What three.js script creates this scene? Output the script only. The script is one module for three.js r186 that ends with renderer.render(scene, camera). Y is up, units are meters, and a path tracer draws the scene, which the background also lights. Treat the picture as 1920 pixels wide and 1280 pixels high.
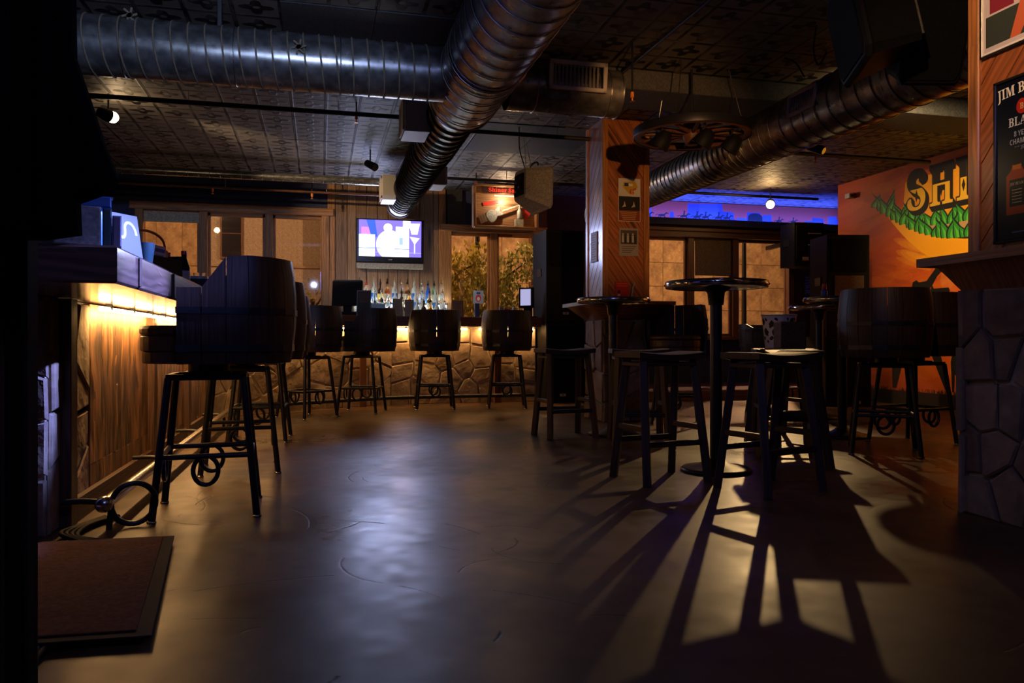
import * as THREE from 'three';
import { mergeGeometries } from 'three/addons/utils/BufferGeometryUtils.js';
import { RectAreaLightUniformsLib } from 'three/addons/lights/RectAreaLightUniformsLib.js';
RectAreaLightUniformsLib.init();

// ───────── camera, sky, large lights, exposure ─────────
// Room axes: +x along the back wall, -z along the left bar; the camera is turned 14 degrees to the right.
const scene = new THREE.Scene();
const camera = new THREE.PerspectiveCamera(2 * Math.atan(640 / 1440) * 180 / Math.PI, 1.5, 0.05, 120);
camera.position.set(0, 0.78, 0);
camera.rotation.y = -Math.atan(0.25);
scene.background = new THREE.Color(0.0012, 0.0012, 0.002);   // night sky
const renderer = new THREE.WebGLRenderer();
renderer.toneMapping = THREE.LinearToneMapping;
renderer.toneMappingExposure = 1.0;
renderer.shadowMap.enabled = true;
const col = (r, g, b) => new THREE.Color().setRGB(r, g, b);
function spot(parent, pos, target, color, power, angle, penumbra, radius = 1) {
  const l = new THREE.SpotLight(color, power, 0, angle, penumbra, 2); l.position.set(...pos); l.target.position.set(...target);
  l.castShadow = true; l.shadow.radius = radius; parent.add(l); parent.add(l.target); return l;
}
function point(parent, pos, color, power, radius = 1) {
  const l = new THREE.PointLight(color, power, 0, 2); l.position.set(...pos); l.castShadow = true; l.shadow.radius = radius; parent.add(l); return l;
}
function area(parent, pos, target, w, h, color, power) {
  const l = new THREE.RectAreaLight(color, power, w, h); l.position.set(...pos); parent.add(l); l.lookAt(...target); return l;
}
const L = {                                    // strengths and colours of the lamps, used by their builders below
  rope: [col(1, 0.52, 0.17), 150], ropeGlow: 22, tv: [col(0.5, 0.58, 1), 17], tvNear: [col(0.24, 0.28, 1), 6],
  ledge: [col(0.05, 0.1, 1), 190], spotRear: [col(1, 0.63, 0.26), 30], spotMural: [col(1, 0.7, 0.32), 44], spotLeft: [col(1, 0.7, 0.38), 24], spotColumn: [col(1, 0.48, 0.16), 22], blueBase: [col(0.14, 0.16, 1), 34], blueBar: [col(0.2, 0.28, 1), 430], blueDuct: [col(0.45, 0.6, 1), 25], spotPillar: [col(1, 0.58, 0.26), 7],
  street: [col(1, 0.5, 0.22), 58], bottles: [col(0.85, 0.95, 1), 230],
};

// ───────── helpers ─────────
let seed = 12345;
const rnd = () => { seed = (Math.imul(seed, 1664525) + 1013904223) | 0; return (seed >>> 8) / 16777216; };
const rr = (a, b) => a + (b - a) * rnd();
const hash = (x, y, k) => { let h = Math.imul(x, 374761393) ^ Math.imul(y, 668265263) ^ Math.imul(k, 974634777); h = Math.imul(h ^ (h >>> 13), 1274126177); return ((h ^ (h >>> 16)) >>> 0) / 4294967296; };
function noise(x, y, p, k = 0) {               // value noise, period p
  const xi = Math.floor(x), yi = Math.floor(y), fx = x - xi, fy = y - yi, m = (a) => ((a % p) + p) % p;
  const u = fx * fx * (3 - 2 * fx), v = fy * fy * (3 - 2 * fy);
  const a = hash(m(xi), m(yi), k), b = hash(m(xi + 1), m(yi), k), c = hash(m(xi), m(yi + 1), k), d = hash(m(xi + 1), m(yi + 1), k);
  return a + (b - a) * u + (c - a) * v + (a - b - c + d) * u * v;
}
function fbm(x, y, p, oct = 4, k = 0) { let s = 0, a = 0.5; for (let i = 0; i < oct; i++, a *= 0.5) { s += a * noise(x, y, p, k + i); x *= 2; y *= 2; p *= 2; } return s; }
const clamp = (v, a = 0, b = 1) => Math.max(a, Math.min(b, v));
const sstep = (a, b, x) => { const t = clamp((x - a) / (b - a)); return t * t * (3 - 2 * t); };
function dataTex(w, h, f, srgb, rx = 1, ry = 1) {
  const d = new Uint8Array(w * h * 4);
  for (let y = 0; y < h; y++) for (let x = 0; x < w; x++) {
    const c = f(x / w, y / h), o = (y * w + x) * 4;
    for (let i = 0; i < 3; i++) d[o + i] = clamp(Array.isArray(c) ? c[i] : c) * 255;
    d[o + 3] = 255;
  }
  const t = new THREE.DataTexture(d, w, h); t.wrapS = t.wrapT = THREE.RepeatWrapping; t.magFilter = THREE.LinearFilter; t.minFilter = THREE.LinearMipmapLinearFilter; t.generateMipmaps = true;
  if (srgb) t.colorSpace = THREE.SRGBColorSpace; t.repeat.set(rx, ry); t.needsUpdate = true; return t;
}
function canvasTex(w, h, draw) {
  const c = document.createElement('canvas'); c.width = w; c.height = h; draw(c.getContext('2d'), w, h);
  const t = new THREE.CanvasTexture(c); t.colorSpace = THREE.SRGBColorSpace; t.magFilter = THREE.LinearFilter; return t;
}
const ALL = new Map();
const numbered = (n) => { const k = ALL.get(n) || 0; ALL.set(n, k + 1); return k ? n + '_' + String(k).padStart(3, '0') : n; };
function thing(name, label, category, pos = [0, 0, 0], turn = 0, group) {
  const o = new THREE.Group(); o.name = numbered(name); o.position.set(...pos); o.rotation.y = turn; o.userData = { label, category }; if (group) o.userData.group = group; scene.add(o); return o;
}
function structure(name, label, category = 'structure') { const o = new THREE.Group(); o.name = name; o.userData = { kind: 'structure', label, category }; scene.add(o); return o; }
function part(name, geo, mat, parent, label) { const m = new THREE.Mesh(geo, mat); m.name = name; if (label) m.userData.label = label; parent.add(m); return m; }
function solo(name, geo, mat, label, category, group) { const m = new THREE.Mesh(geo, mat); m.name = numbered(name); m.userData = { label, category }; if (group) m.userData.group = group; scene.add(m); return m; }
function copy(src, pos, turn, label, group) {
  const o = src.clone(); o.name = numbered(src.name.replace(/_\d+$/, '')); o.userData = { ...src.userData }; if (label) o.userData.label = label; if (group) o.userData.group = group;
  o.position.set(...pos); o.rotation.y = turn; scene.add(o); return o;
}
// uv in metres by the way each face points; u runs along the grain axis
function uvBox(g, grain = 'y', off = [0, 0]) {
  if (g.index) g = g.toNonIndexed();
  const p = g.attributes.position, uv = new Float32Array(p.count * 2), gi = 'xyz'.indexOf(grain), A = new THREE.Vector3(), B = new THREE.Vector3(), C = new THREE.Vector3();
  for (let i = 0; i < p.count; i += 3) {
    A.fromBufferAttribute(p, i); B.fromBufferAttribute(p, i + 1); C.fromBufferAttribute(p, i + 2);
    const n = B.clone().sub(A).cross(C.clone().sub(A)), q = [Math.abs(n.x), Math.abs(n.y), Math.abs(n.z)], k = q.indexOf(Math.max(...q));
    let a = gi, b; if (k === gi) { a = (k + 1) % 3; b = (k + 2) % 3; } else b = 3 - k - gi;
    [A, B, C].forEach((v, j) => { uv[(i + j) * 2] = v.getComponent(a) + off[0]; uv[(i + j) * 2 + 1] = v.getComponent(b) + off[1]; });
  }
  g.setAttribute('uv', new THREE.BufferAttribute(uv, 2)); return g;
}
const fix = (g) => { for (const k of Object.keys(g.attributes)) if (!['position', 'normal', 'uv'].includes(k)) g.deleteAttribute(k); return g.index ? g.toNonIndexed() : g; };
const merge = (list) => mergeGeometries(list.map(fix), false);
function prism(poly, depth, bevel = 0.003, grain = 'y', off) {           // outline in x,y; depth along +z
  const s = new THREE.Shape(poly.map((p) => new THREE.Vector2(p[0], p[1])));
  const b = Math.min(bevel, depth * 0.45);
  const g = new THREE.ExtrudeGeometry(s, b > 0 ? { depth: depth - 2 * b, bevelEnabled: true, bevelThickness: b, bevelSize: b, bevelOffset: -b, bevelSegments: 1, curveSegments: 10 } : { depth, bevelEnabled: false, curveSegments: 10 });
  if (b > 0) g.translate(0, 0, b);
  return uvBox(g, grain, off || [rnd() * 3, rnd() * 3]);
}
function bx(w, h, d, [x, y, z] = [0, 0, 0], o = {}) {                    // chamfered box, centred
  const r = o.r ?? Math.min(0.004, Math.min(w, h, d) * 0.2), grain = o.grain || (w >= h && w >= d ? 'x' : h >= d ? 'y' : 'z');
  const g = prism([[-w / 2, -h / 2], [w / 2, -h / 2], [w / 2, h / 2], [-w / 2, h / 2]], d, r, grain, [rnd() * 3, rnd() * 3]); g.translate(0, 0, -d / 2);
  if (o.rot) g.applyMatrix4(new THREE.Matrix4().makeRotationFromEuler(new THREE.Euler(...o.rot)));
  return g.translate(x, y, z);
}
function bar(a, b, r, r2 = r, n = 10) {                                  // round bar from a to b
  const A = new THREE.Vector3(...a), B = new THREE.Vector3(...b), len = A.distanceTo(B), g = new THREE.CylinderGeometry(r2, r, len, n, 1);
  g.applyQuaternion(new THREE.Quaternion().setFromUnitVectors(new THREE.Vector3(0, 1, 0), B.clone().sub(A).normalize()));
  const m = A.add(B).multiplyScalar(0.5); return fix(g.translate(m.x, m.y, m.z));
}
function beam(a, b, w, h = w, r = 0.003) {                               // square bar from a to b
  const A = new THREE.Vector3(...a), B = new THREE.Vector3(...b), len = A.distanceTo(B), g = bx(w, len, h, [0, 0, 0], { r, grain: 'y' });
  g.applyQuaternion(new THREE.Quaternion().setFromUnitVectors(new THREE.Vector3(0, 1, 0), B.clone().sub(A).normalize()));
  const m = A.add(B).multiplyScalar(0.5); return g.translate(m.x, m.y, m.z);
}
function tube(pts, r, seg = 24, n = 8, closed = false) { return fix(new THREE.TubeGeometry(new THREE.CatmullRomCurve3(pts.map((p) => new THREE.Vector3(...p)), closed), seg, r, n, closed)); }
const lathe = (pts, n = 24) => fix(new THREE.LatheGeometry(pts.map((p) => new THREE.Vector2(...p)), n));
const move = (g, x, y, z) => g.translate(x, y, z);
const turnY = (g, a) => g.rotateY(a);
function clip(poly, nx, ny, c) {                                         // keep nx*x + ny*y <= c
  const out = [];
  poly.forEach((p, i) => { const q = poly[(i + 1) % poly.length], a = nx * p[0] + ny * p[1] - c, b = nx * q[0] + ny * q[1] - c; if (a <= 0) out.push(p); if ((a < 0 && b > 0) || (a > 0 && b < 0)) { const t = a / (a - b); out.push([p[0] + (q[0] - p[0]) * t, p[1] + (q[1] - p[1]) * t]); } });
  return out;
}
const areaOf = (p) => Math.abs(p.reduce((s, a, i) => { const b = p[(i + 1) % p.length]; return s + a[0] * b[1] - b[0] * a[1]; }, 0)) / 2;
function cells(w, h, size, joint) {                                      // irregular flagstone outlines filling w x h
  const nx = Math.max(1, Math.round(w / size)), ny = Math.max(1, Math.round(h / size)), pts = [], out = [];
  for (let i = 0; i < nx; i++) for (let j = 0; j < ny; j++) pts.push([(i + 0.5 + rr(-0.42, 0.42)) * w / nx, (j + 0.5 + rr(-0.42, 0.42)) * h / ny]);
  for (const p of pts) {
    let c = [[0, 0], [w, 0], [w, h], [0, h]];
    for (const q of pts) if (q !== p) { const dx = q[0] - p[0], dy = q[1] - p[1], l = Math.hypot(dx, dy); if (l < 4 * size) { const nX = dx / l, nY = dy / l; c = clip(c, nX, nY, nX * (p[0] + q[0]) / 2 + nY * (p[1] + q[1]) / 2 - joint / 2); } }
    if (c.length > 2 && areaOf(c) > 0.0008) out.push(c);
  }
  return out;
}
function stones(parent, w, h, size, matrix, mats, depth = 0.03, joint = 0.016) {        // each stone its own piece, laid on the plane given by matrix
  for (const c of cells(w, h, size, joint)) { const m = part('stone', prism(c.map((p) => [p[0] + rr(-0.006, 0.006), p[1] + rr(-0.006, 0.006)]), depth * rr(0.7, 1.4), 0.009), mats[Math.floor(rnd() * mats.length)], parent); m.applyMatrix4(matrix); }
}
const M4 = (x, y, z, ry = 0, rx = 0, rz = 0) => new THREE.Matrix4().makeRotationFromEuler(new THREE.Euler(rx, ry, rz, 'YXZ')).setPosition(x, y, z);
function diagonal(parent, w, h, width, angle, matrix, mats, name = 'board', depth = 0.018) {   // slanted boards clipped to w x h
  const dx = Math.cos(angle), dy = Math.sin(angle), nx = -dy, ny = dx, cs = [[0, 0], [w, 0], [w, h], [0, h]].map((p) => nx * p[0] + ny * p[1]), lo = Math.min(...cs), hi = Math.max(...cs);
  for (let t = lo; t < hi; t += width) {
    let c = [[0, 0], [w, 0], [w, h], [0, h]]; c = clip(c, nx, ny, t + width - 0.003); c = clip(c, -nx, -ny, -t);
    if (c.length < 3 || areaOf(c) < 0.0004) continue;
    const g = prism(c, depth, 0.003); const p = g.attributes.position, uv = g.attributes.uv, o = [rnd() * 3, rnd() * 3];
    for (let i = 0; i < p.count; i++) uv.setXY(i, p.getX(i) * dx + p.getY(i) * dy + o[0], p.getX(i) * nx + p.getY(i) * ny + o[1]);
    part(name, g, mats[Math.floor(rnd() * mats.length)], parent).applyMatrix4(matrix);
  }
}

// ───────── surfaces ─────────
const woodTex = dataTex(512, 512, (u, v) => {
  const w = fbm(u * 4, v * 8, 4, 3, 5) * 0.9, g = fbm(u * 3, v * 48 + w * 6, 48, 4, 9), ring = 0.5 + 0.5 * Math.sin((v * 14 + w * 2.4) * 6.283), knot = Math.max(0, 1 - Math.hypot((u - 0.3) * 6, (v - 0.4) * 22)) + Math.max(0, 1 - Math.hypot((u - 0.78) * 7, (v - 0.85) * 24));
  const s = 0.62 + 0.34 * g + 0.16 * ring - 0.4 * knot; return [s, s * 0.94, s * 0.88];
}, true, 0.8, 2.2);
const woodBump = dataTex(256, 256, (u, v) => fbm(u * 3, v * 64, 64, 4, 11), false, 0.8, 2.2);
const osbTex = dataTex(512, 512, (u, v) => {   // rough sawn panel with dark streaks and pale splinters running upwards
  const s = fbm(u * 5, v * 16 + fbm(u * 4, v * 4, 4, 3, 27) * 3, 32, 5, 21), t = noise(u * 9, v * 34 + noise(u * 5, v * 5, 5, 29) * 4, 68, 31), big = fbm(u * 3, v * 5, 3, 3, 41);
  let k = 0.02 + 1.0 * s + 0.3 * big; if (t > 0.84) k += 0.35; if (t < 0.12) k -= 0.25; return [k, k * 0.93, k * 0.84];
}, true, 0.7, 1.1);
const osbBump = dataTex(512, 512, (u, v) => fbm(u * 5, v * 16 + fbm(u * 4, v * 4, 4, 3, 27) * 3, 32, 4, 21) * 0.7 + (noise(u * 9, v * 34 + noise(u * 5, v * 5, 5, 29) * 4, 68, 31) > 0.86 ? 0.3 : 0), false, 0.7, 1.1);
const stoneTex = dataTex(512, 512, (u, v) => { const a = fbm(u * 5, v * 5, 5, 5, 51), b = fbm(u * 20, v * 20, 20, 3, 55), k = 0.5 + 0.42 * a + 0.18 * b; return [k, k * (0.93 + 0.06 * a), k * (0.84 + 0.1 * b)]; }, true, 1.4, 1.4);
const stoneBump = dataTex(512, 512, (u, v) => fbm(u * 8, v * 8, 8, 5, 61), false, 1.4, 1.4);
const grain = dataTex(256, 256, (u, v) => 0.78 + 0.22 * (fbm(u * 32, v * 32, 32, 3, 71) * 2 - 0.9), true, 3, 3);
const metalTex = dataTex(256, 256, (u, v) => { const k = 0.72 + 0.25 * (fbm(u * 12, v * 12, 12, 3, 81) * 2 - 0.9); return k; }, true, 1.5, 1.5);
const metalRough = dataTex(256, 256, (u, v) => 0.55 + 0.4 * fbm(u * 8, v * 20, 20, 4, 85), false, 1.5, 1.5);
// worn sealed concrete: blotches, trowel sweeps and scuffs
const scr = []; for (let i = 0; i < 130; i++) scr.push([rr(0, 1), rr(0, 1), rr(0, 6.28), rr(0.01, 0.09), rr(-0.8, 0.8), rr(0.2, 1)]);
const floorMarks = new Float32Array(1024 * 1024);
for (const [x, y, a, len, bend, s] of scr) for (let t = 0; t < len; t += 0.0006) { const an = a + bend * t / len, px = Math.floor((((x + Math.cos(an) * t) % 1) + 1) % 1 * 1024), py = Math.floor((((y + Math.sin(an) * t) % 1) + 1) % 1 * 1024); floorMarks[py * 1024 + px] = Math.max(floorMarks[py * 1024 + px], s); }
const markAt = (u, v) => floorMarks[Math.floor(v * 1024) * 1024 + Math.floor(u * 1024)];
const floorTex = dataTex(1024, 1024, (u, v) => { const a = fbm(u * 6, v * 6, 6, 6, 91), b = fbm(u * 60, v * 60, 60, 3, 95), st = sstep(0.56, 0.7, fbm(u * 9, v * 9, 9, 4, 99)), k = 0.2 + 0.85 * a + 0.26 * b - 0.16 * st - 0.35 * markAt(u, v); return [k * 1.02, k * 0.95, k * 0.86]; }, true, 1 / 5, 1 / 5);
const floorRough = dataTex(1024, 1024, (u, v) => clamp(0.2 + 0.62 * fbm(u * 7, v * 7, 7, 6, 101) + 0.1 * noise(u * 90, v * 90, 90, 103) + 0.25 * markAt(u, v)), false, 1 / 5, 1 / 5);
const floorBump = dataTex(1024, 1024, (u, v) => fbm(u * 14, v * 14, 14, 5, 111) - 0.3 * markAt(u, v), false, 1 / 5, 1 / 5);
const tinH = (u, v) => {                        // pressed tin: a bead grid with a four-petal motif
  const x = (u * 2) % 1 - 0.5, y = (v * 4) % 1 - 0.5, r = Math.hypot(x, y), a = Math.atan2(y, x);
  const petal = sstep(0.05, -0.03, r - 0.26 - 0.09 * Math.cos(4 * a)), hub = sstep(0.1, 0.06, r), edge = Math.max(Math.abs(x), Math.abs(y)), rib = sstep(0.44, 0.47, edge);
  return clamp(0.35 + 0.35 * petal - 0.3 * hub + 0.3 * rib);
};
const tinBump = dataTex(512, 512, (u, v) => tinH(u, v), false);
const tinTex = dataTex(512, 512, (u, v) => { const h = tinH(u, v), n = fbm(u * 8, v * 8, 8, 4, 121), soot = sstep(0.42, 0.62, fbm(u * 5, v * 7, 35, 4, 125)); const k = 0.8 - 0.72 * sstep(0.4, 0.62, h) * (0.25 + 0.75 * soot) - 0.2 * (n - 0.5) ; return [k, k * 0.97, k * 0.92]; }, true);

const std = (o) => new THREE.MeshStandardMaterial(o), phys = (o) => new THREE.MeshPhysicalMaterial(o);
const wood = (r, g, b, rough = 0.5, o = {}) => std({ color: col(r, g, b), map: woodTex, bumpMap: woodBump, bumpScale: 0.0012, roughness: rough, ...o });
const lacquer = (r, g, b) => phys({ color: col(r, g, b), map: woodTex, bumpMap: woodBump, bumpScale: 0.0006, roughness: 0.42, clearcoat: 1, clearcoatRoughness: 0.2 });
const M = {
  cedar: [lacquer(0.5, 0.17, 0.05), lacquer(0.42, 0.14, 0.042), lacquer(0.56, 0.2, 0.065)], cedarTrim: lacquer(0.62, 0.28, 0.09),
  frame: wood(0.46, 0.24, 0.1, 0.5), frameDark: wood(0.17, 0.07, 0.03, 0.5), panel: [wood(0.3, 0.2, 0.14), wood(0.36, 0.24, 0.16), wood(0.24, 0.15, 0.1)],
  barTop: phys({ color: col(0.19, 0.12, 0.1), map: woodTex, bumpMap: osbBump, bumpScale: 0.0022, roughness: 0.34, clearcoat: 1, clearcoatRoughness: 0.14 }), barTopBack: lacquer(0.2, 0.07, 0.03),
  osb: std({ color: col(0.4, 0.21, 0.085), map: osbTex, bumpMap: osbBump, bumpScale: 0.014, roughness: 0.62 }), post: wood(0.1, 0.05, 0.03, 0.55),
  stave: [wood(0.05, 0.026, 0.018, 0.5), wood(0.058, 0.03, 0.02, 0.5), wood(0.044, 0.023, 0.016, 0.52)], seat: wood(0.12, 0.052, 0.026, 0.42), stool: wood(0.065, 0.039, 0.028, 0.52),
  stone: [0, 1, 2, 3].map((i) => std({ color: col(0.5 - 0.05 * i, 0.39 - 0.045 * i, 0.31 - 0.04 * i), map: stoneTex, bumpMap: stoneBump, bumpScale: 0.012, roughness: 0.85 })),
  mortar: std({ color: col(0.8, 0.7, 0.57), map: stoneTex, bumpMap: stoneBump, bumpScale: 0.006, roughness: 0.95 }),
  iron: std({ color: col(0.03, 0.03, 0.034), roughness: 0.36, metalness: 0.6 }), black: phys({ color: col(0.011, 0.011, 0.013), roughness: 0.6, map: grain, specularIntensity: 0.35 }), blackGloss: std({ color: col(0.012, 0.012, 0.014), roughness: 0.2 }),
  grille: phys({ color: col(0.01, 0.01, 0.011), roughness: 0.85, map: grain, specularIntensity: 0.3 }), greyPlastic: std({ color: col(0.55, 0.52, 0.46), roughness: 0.4, map: grain }),
  duct: std({ color: col(0.62, 0.6, 0.57), metalness: 0.8, roughness: 0.4, map: metalTex, roughnessMap: metalRough }), seam: std({ color: col(0.5, 0.48, 0.45), metalness: 1, roughness: 0.35 }),
  ductDark: std({ color: col(0.05, 0.045, 0.05), metalness: 0.6, roughness: 0.5 }), rope: std({ color: col(0.2, 0.15, 0.09), roughness: 0.9 }),
  steel: std({ color: col(0.62, 0.58, 0.52), metalness: 1, roughness: 0.24 }), chrome: std({ color: col(0.7, 0.7, 0.72), metalness: 1, roughness: 0.12 }), register: std({ color: col(0.55, 0.5, 0.47), roughness: 0.5, metalness: 0.2 }),
  tin: std({ color: col(0.3, 0.28, 0.27), map: tinTex, bumpMap: tinBump, bumpScale: 0.012, roughness: 0.6, metalness: 0.25 }), tinPlain: std({ color: col(0.11, 0.105, 0.11), map: grain, roughness: 0.7 }),
  navy: std({ color: col(0.05, 0.06, 0.17), map: grain, roughness: 0.75 }), maroon: std({ color: col(0.13, 0.02, 0.045), map: grain, roughness: 0.7 }), ochre: std({ color: col(0.4, 0.14, 0.05), map: grain, roughness: 0.8 }),
  dark: std({ color: col(0.05, 0.045, 0.045), map: grain, roughness: 0.85 }), white: std({ color: col(0.75, 0.74, 0.7), roughness: 0.5, map: grain }), cream: std({ color: col(0.72, 0.66, 0.5), roughness: 0.6, map: grain }),
  red: std({ color: col(0.6, 0.03, 0.02), roughness: 0.4 }), orange: std({ color: col(0.7, 0.2, 0.03), roughness: 0.45 }), blue: std({ color: col(0.03, 0.12, 0.4), roughness: 0.4 }), teal: std({ color: col(0.02, 0.06, 0.07), roughness: 0.5 }),
  paper: std({ color: col(0.7, 0.66, 0.58), roughness: 0.8, map: grain }), cardboard: std({ color: col(0.24, 0.15, 0.08), roughness: 0.85, map: grain }),
  glass: phys({ color: col(1, 1, 1), transmission: 1, thickness: 0, roughness: 0.02, ior: 1.45 }), clearGlass: phys({ color: col(0.96, 0.98, 1), transmission: 1, thickness: 0.02, roughness: 0.04, ior: 1.4 }),
  cloth: phys({ color: col(0.004, 0.004, 0.005), roughness: 1, map: grain, specularIntensity: 0.05 }), mat: std({ color: col(0.22, 0.055, 0.022), roughness: 0.95, map: grain, bumpMap: stoneBump, bumpScale: 0.006 }), rubber: phys({ color: col(0.016, 0.013, 0.012), roughness: 0.75, specularIntensity: 0.4 }),
  plate: std({ color: col(0.16, 0.15, 0.13), roughness: 0.5, map: grain }),
  copper: std({ color: col(0.6, 0.22, 0.08), metalness: 0.9, roughness: 0.35 }),
};
const glow = (r, g, b, k) => std({ color: col(0.02, 0.02, 0.02), emissive: col(r, g, b), emissiveIntensity: k, roughness: 0.6 });
const printed = (t, o = {}) => std({ map: t, roughness: 0.55, ...o });
// sheet of print: a thin board whose front (+z) carries the picture
function sheet(name, w, h, tex, parent, pos, turn = 0, depth = 0.004, mat) {
  const g = new THREE.BoxGeometry(w, h, depth), m = part(name, g, [M.paper, M.paper, M.paper, M.paper, mat || printed(tex), M.paper], parent); m.position.set(...pos); m.rotation.y = turn; return m;
}

// ───────── the room ─────────
const H = 2.95, ZB = -10.9, XL = -3.3, XM = 7.0, XR = 8.3, ZF = 3.2;
{
  const f = structure('floor', 'worn brown sealed concrete floor', 'floor');
  const m = std({ color: col(0.185, 0.11, 0.058), map: floorTex, roughnessMap: floorRough, roughness: 0.72, bumpMap: floorBump, bumpScale: 0.004 });
  part('concrete_slab', bx(XR - XL + 0.4, 0.2, ZF - ZB + 0.4, [(XR + XL) / 2, -0.1, (ZF + ZB) / 2], { r: 0, grain: 'x' }), m, f);
}
{
  const c = structure('ceiling', 'dark pressed tin ceiling in panels', 'ceiling');
  part('roof_deck', bx(XR - XL + 0.4, 0.2, ZF - ZB + 0.4, [(XR + XL) / 2, H + 0.12, (ZF + ZB) / 2], { r: 0 }), M.dark, c);
  const w = 0.61, d = 1.16, g = bx(w - 0.004, 0.012, d - 0.004, [0, 0, 0], { r: 0.003, grain: 'x' });
  { const p = g.attributes.position, uv = g.attributes.uv; for (let i = 0; i < p.count; i++) uv.setXY(i, p.getX(i) / w + 0.5, p.getZ(i) / d + 0.5); }
  for (let i = 0; i < 19; i++) for (let j = 0; j < 10; j++) {
    const plain = (i === 6 && j === 4) || (i === 8 && j === 2) || (i === 9 && j === 2) || (i === 5 && j === 4);
    const m = part(plain ? 'plain_panel' : 'tin_panel', g, plain ? M.tinPlain : M.tin, c); m.position.set(XL + w / 2 + i * w, H + 0.006 - (plain ? 0.006 : 0) + (hash(i, j, 3) - 0.5) * 0.004, ZB + d / 2 + j * d);
  }
  // dropped beam that carries the ceiling across the room
  part('beam', bx(XM - XL, 0.16, 0.5, [(XM + XL) / 2, H - 0.08, -5.95], { r: 0.006 }), M.tinPlain, c);
  part('beam', bx(XM - XL, 0.14, 0.3, [(XM + XL) / 2, H - 0.07, -3.0], { r: 0.006 }), M.tinPlain, c);
}
// back wall with three window openings, cut into plain pieces round the openings
const WIN = [{ x0: -2.31, x1: 0.1, y0: 0.95, y1: 2.57 }, { x0: 1.74, x1: 3.16, y0: 1.0, y1: 2.42 }, { x0: 4.7, x1: 7.35, y0: 0.85, y1: 2.46 }];
{
  const w = structure('wall_back', 'back wall round the street windows, navy, boarded and maroon', 'wall');
  const piece = (x0, x1, y0, y1, m, n = 'wall_panel') => part(n, bx(x1 - x0, y1 - y0, 0.2, [(x0 + x1) / 2, (y0 + y1) / 2, ZB - 0.1], { r: 0 }), m, w);
  piece(XL - 0.1, WIN[0].x0, 0, H, M.navy); piece(WIN[0].x0, WIN[0].x1, WIN[0].y1, H, M.navy); piece(WIN[0].x0, WIN[0].x1, 0, WIN[0].y0, M.dark);
  piece(0.1, 1.74, 0, H, M.dark); piece(WIN[1].x0, WIN[1].x1, WIN[1].y1, H, M.navy); piece(WIN[1].x0, WIN[1].x1, 0, WIN[1].y0, M.dark);
  piece(3.16, 4.7, 0, H, M.maroon); piece(WIN[2].x0, WIN[2].x1, 0, WIN[2].y0, M.navy); piece(WIN[2].x0, WIN[2].x1, WIN[2].y1, H, M.maroon); piece(WIN[2].x1, XR + 0.1, 0, H, M.maroon);
  part('dark_pilaster', bx(0.22, H - 2.42, 0.06, [1.87, (H + 2.42) / 2, ZB + 0.03]), M.dark, w);
  // upright boards behind the television
  let x = 0.2; while (x < 1.62) { const bw = Math.min(rr(0.12, 0.2), 1.64 - x); part('board', bx(bw - 0.006, H - 0.9, 0.022, [x + bw / 2, 0.9 + (H - 0.9) / 2, ZB + 0.011], { grain: 'y' }), M.panel[Math.floor(rnd() * 3)], w); x += bw; }
  part('trim_board', bx(0.1, H - 0.9, 0.04, [0.15, 0.9 + (H - 0.9) / 2, ZB + 0.02], { grain: 'y' }), M.frame, w);
  part('trim_board', bx(0.1, H - 0.9, 0.045, [1.69, 0.9 + (H - 0.9) / 2, ZB + 0.022], { grain: 'y' }), M.frame, w);
}
{
  const w = structure('wall_left', 'dark wall behind the left bar', 'wall');
  part('wall_panel', bx(0.2, H, ZF - ZB + 0.4, [XL - 0.1, H / 2, (ZF + ZB) / 2], { r: 0 }), M.navy, w);
}
{
  const w = structure('wall_front', 'dark wall behind the camera', 'wall');
  part('wall_panel', bx(XR - XL + 0.4, H, 0.2, [(XR + XL) / 2, H / 2, ZF + 0.1], { r: 0 }), M.dark, w);
}
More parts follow.
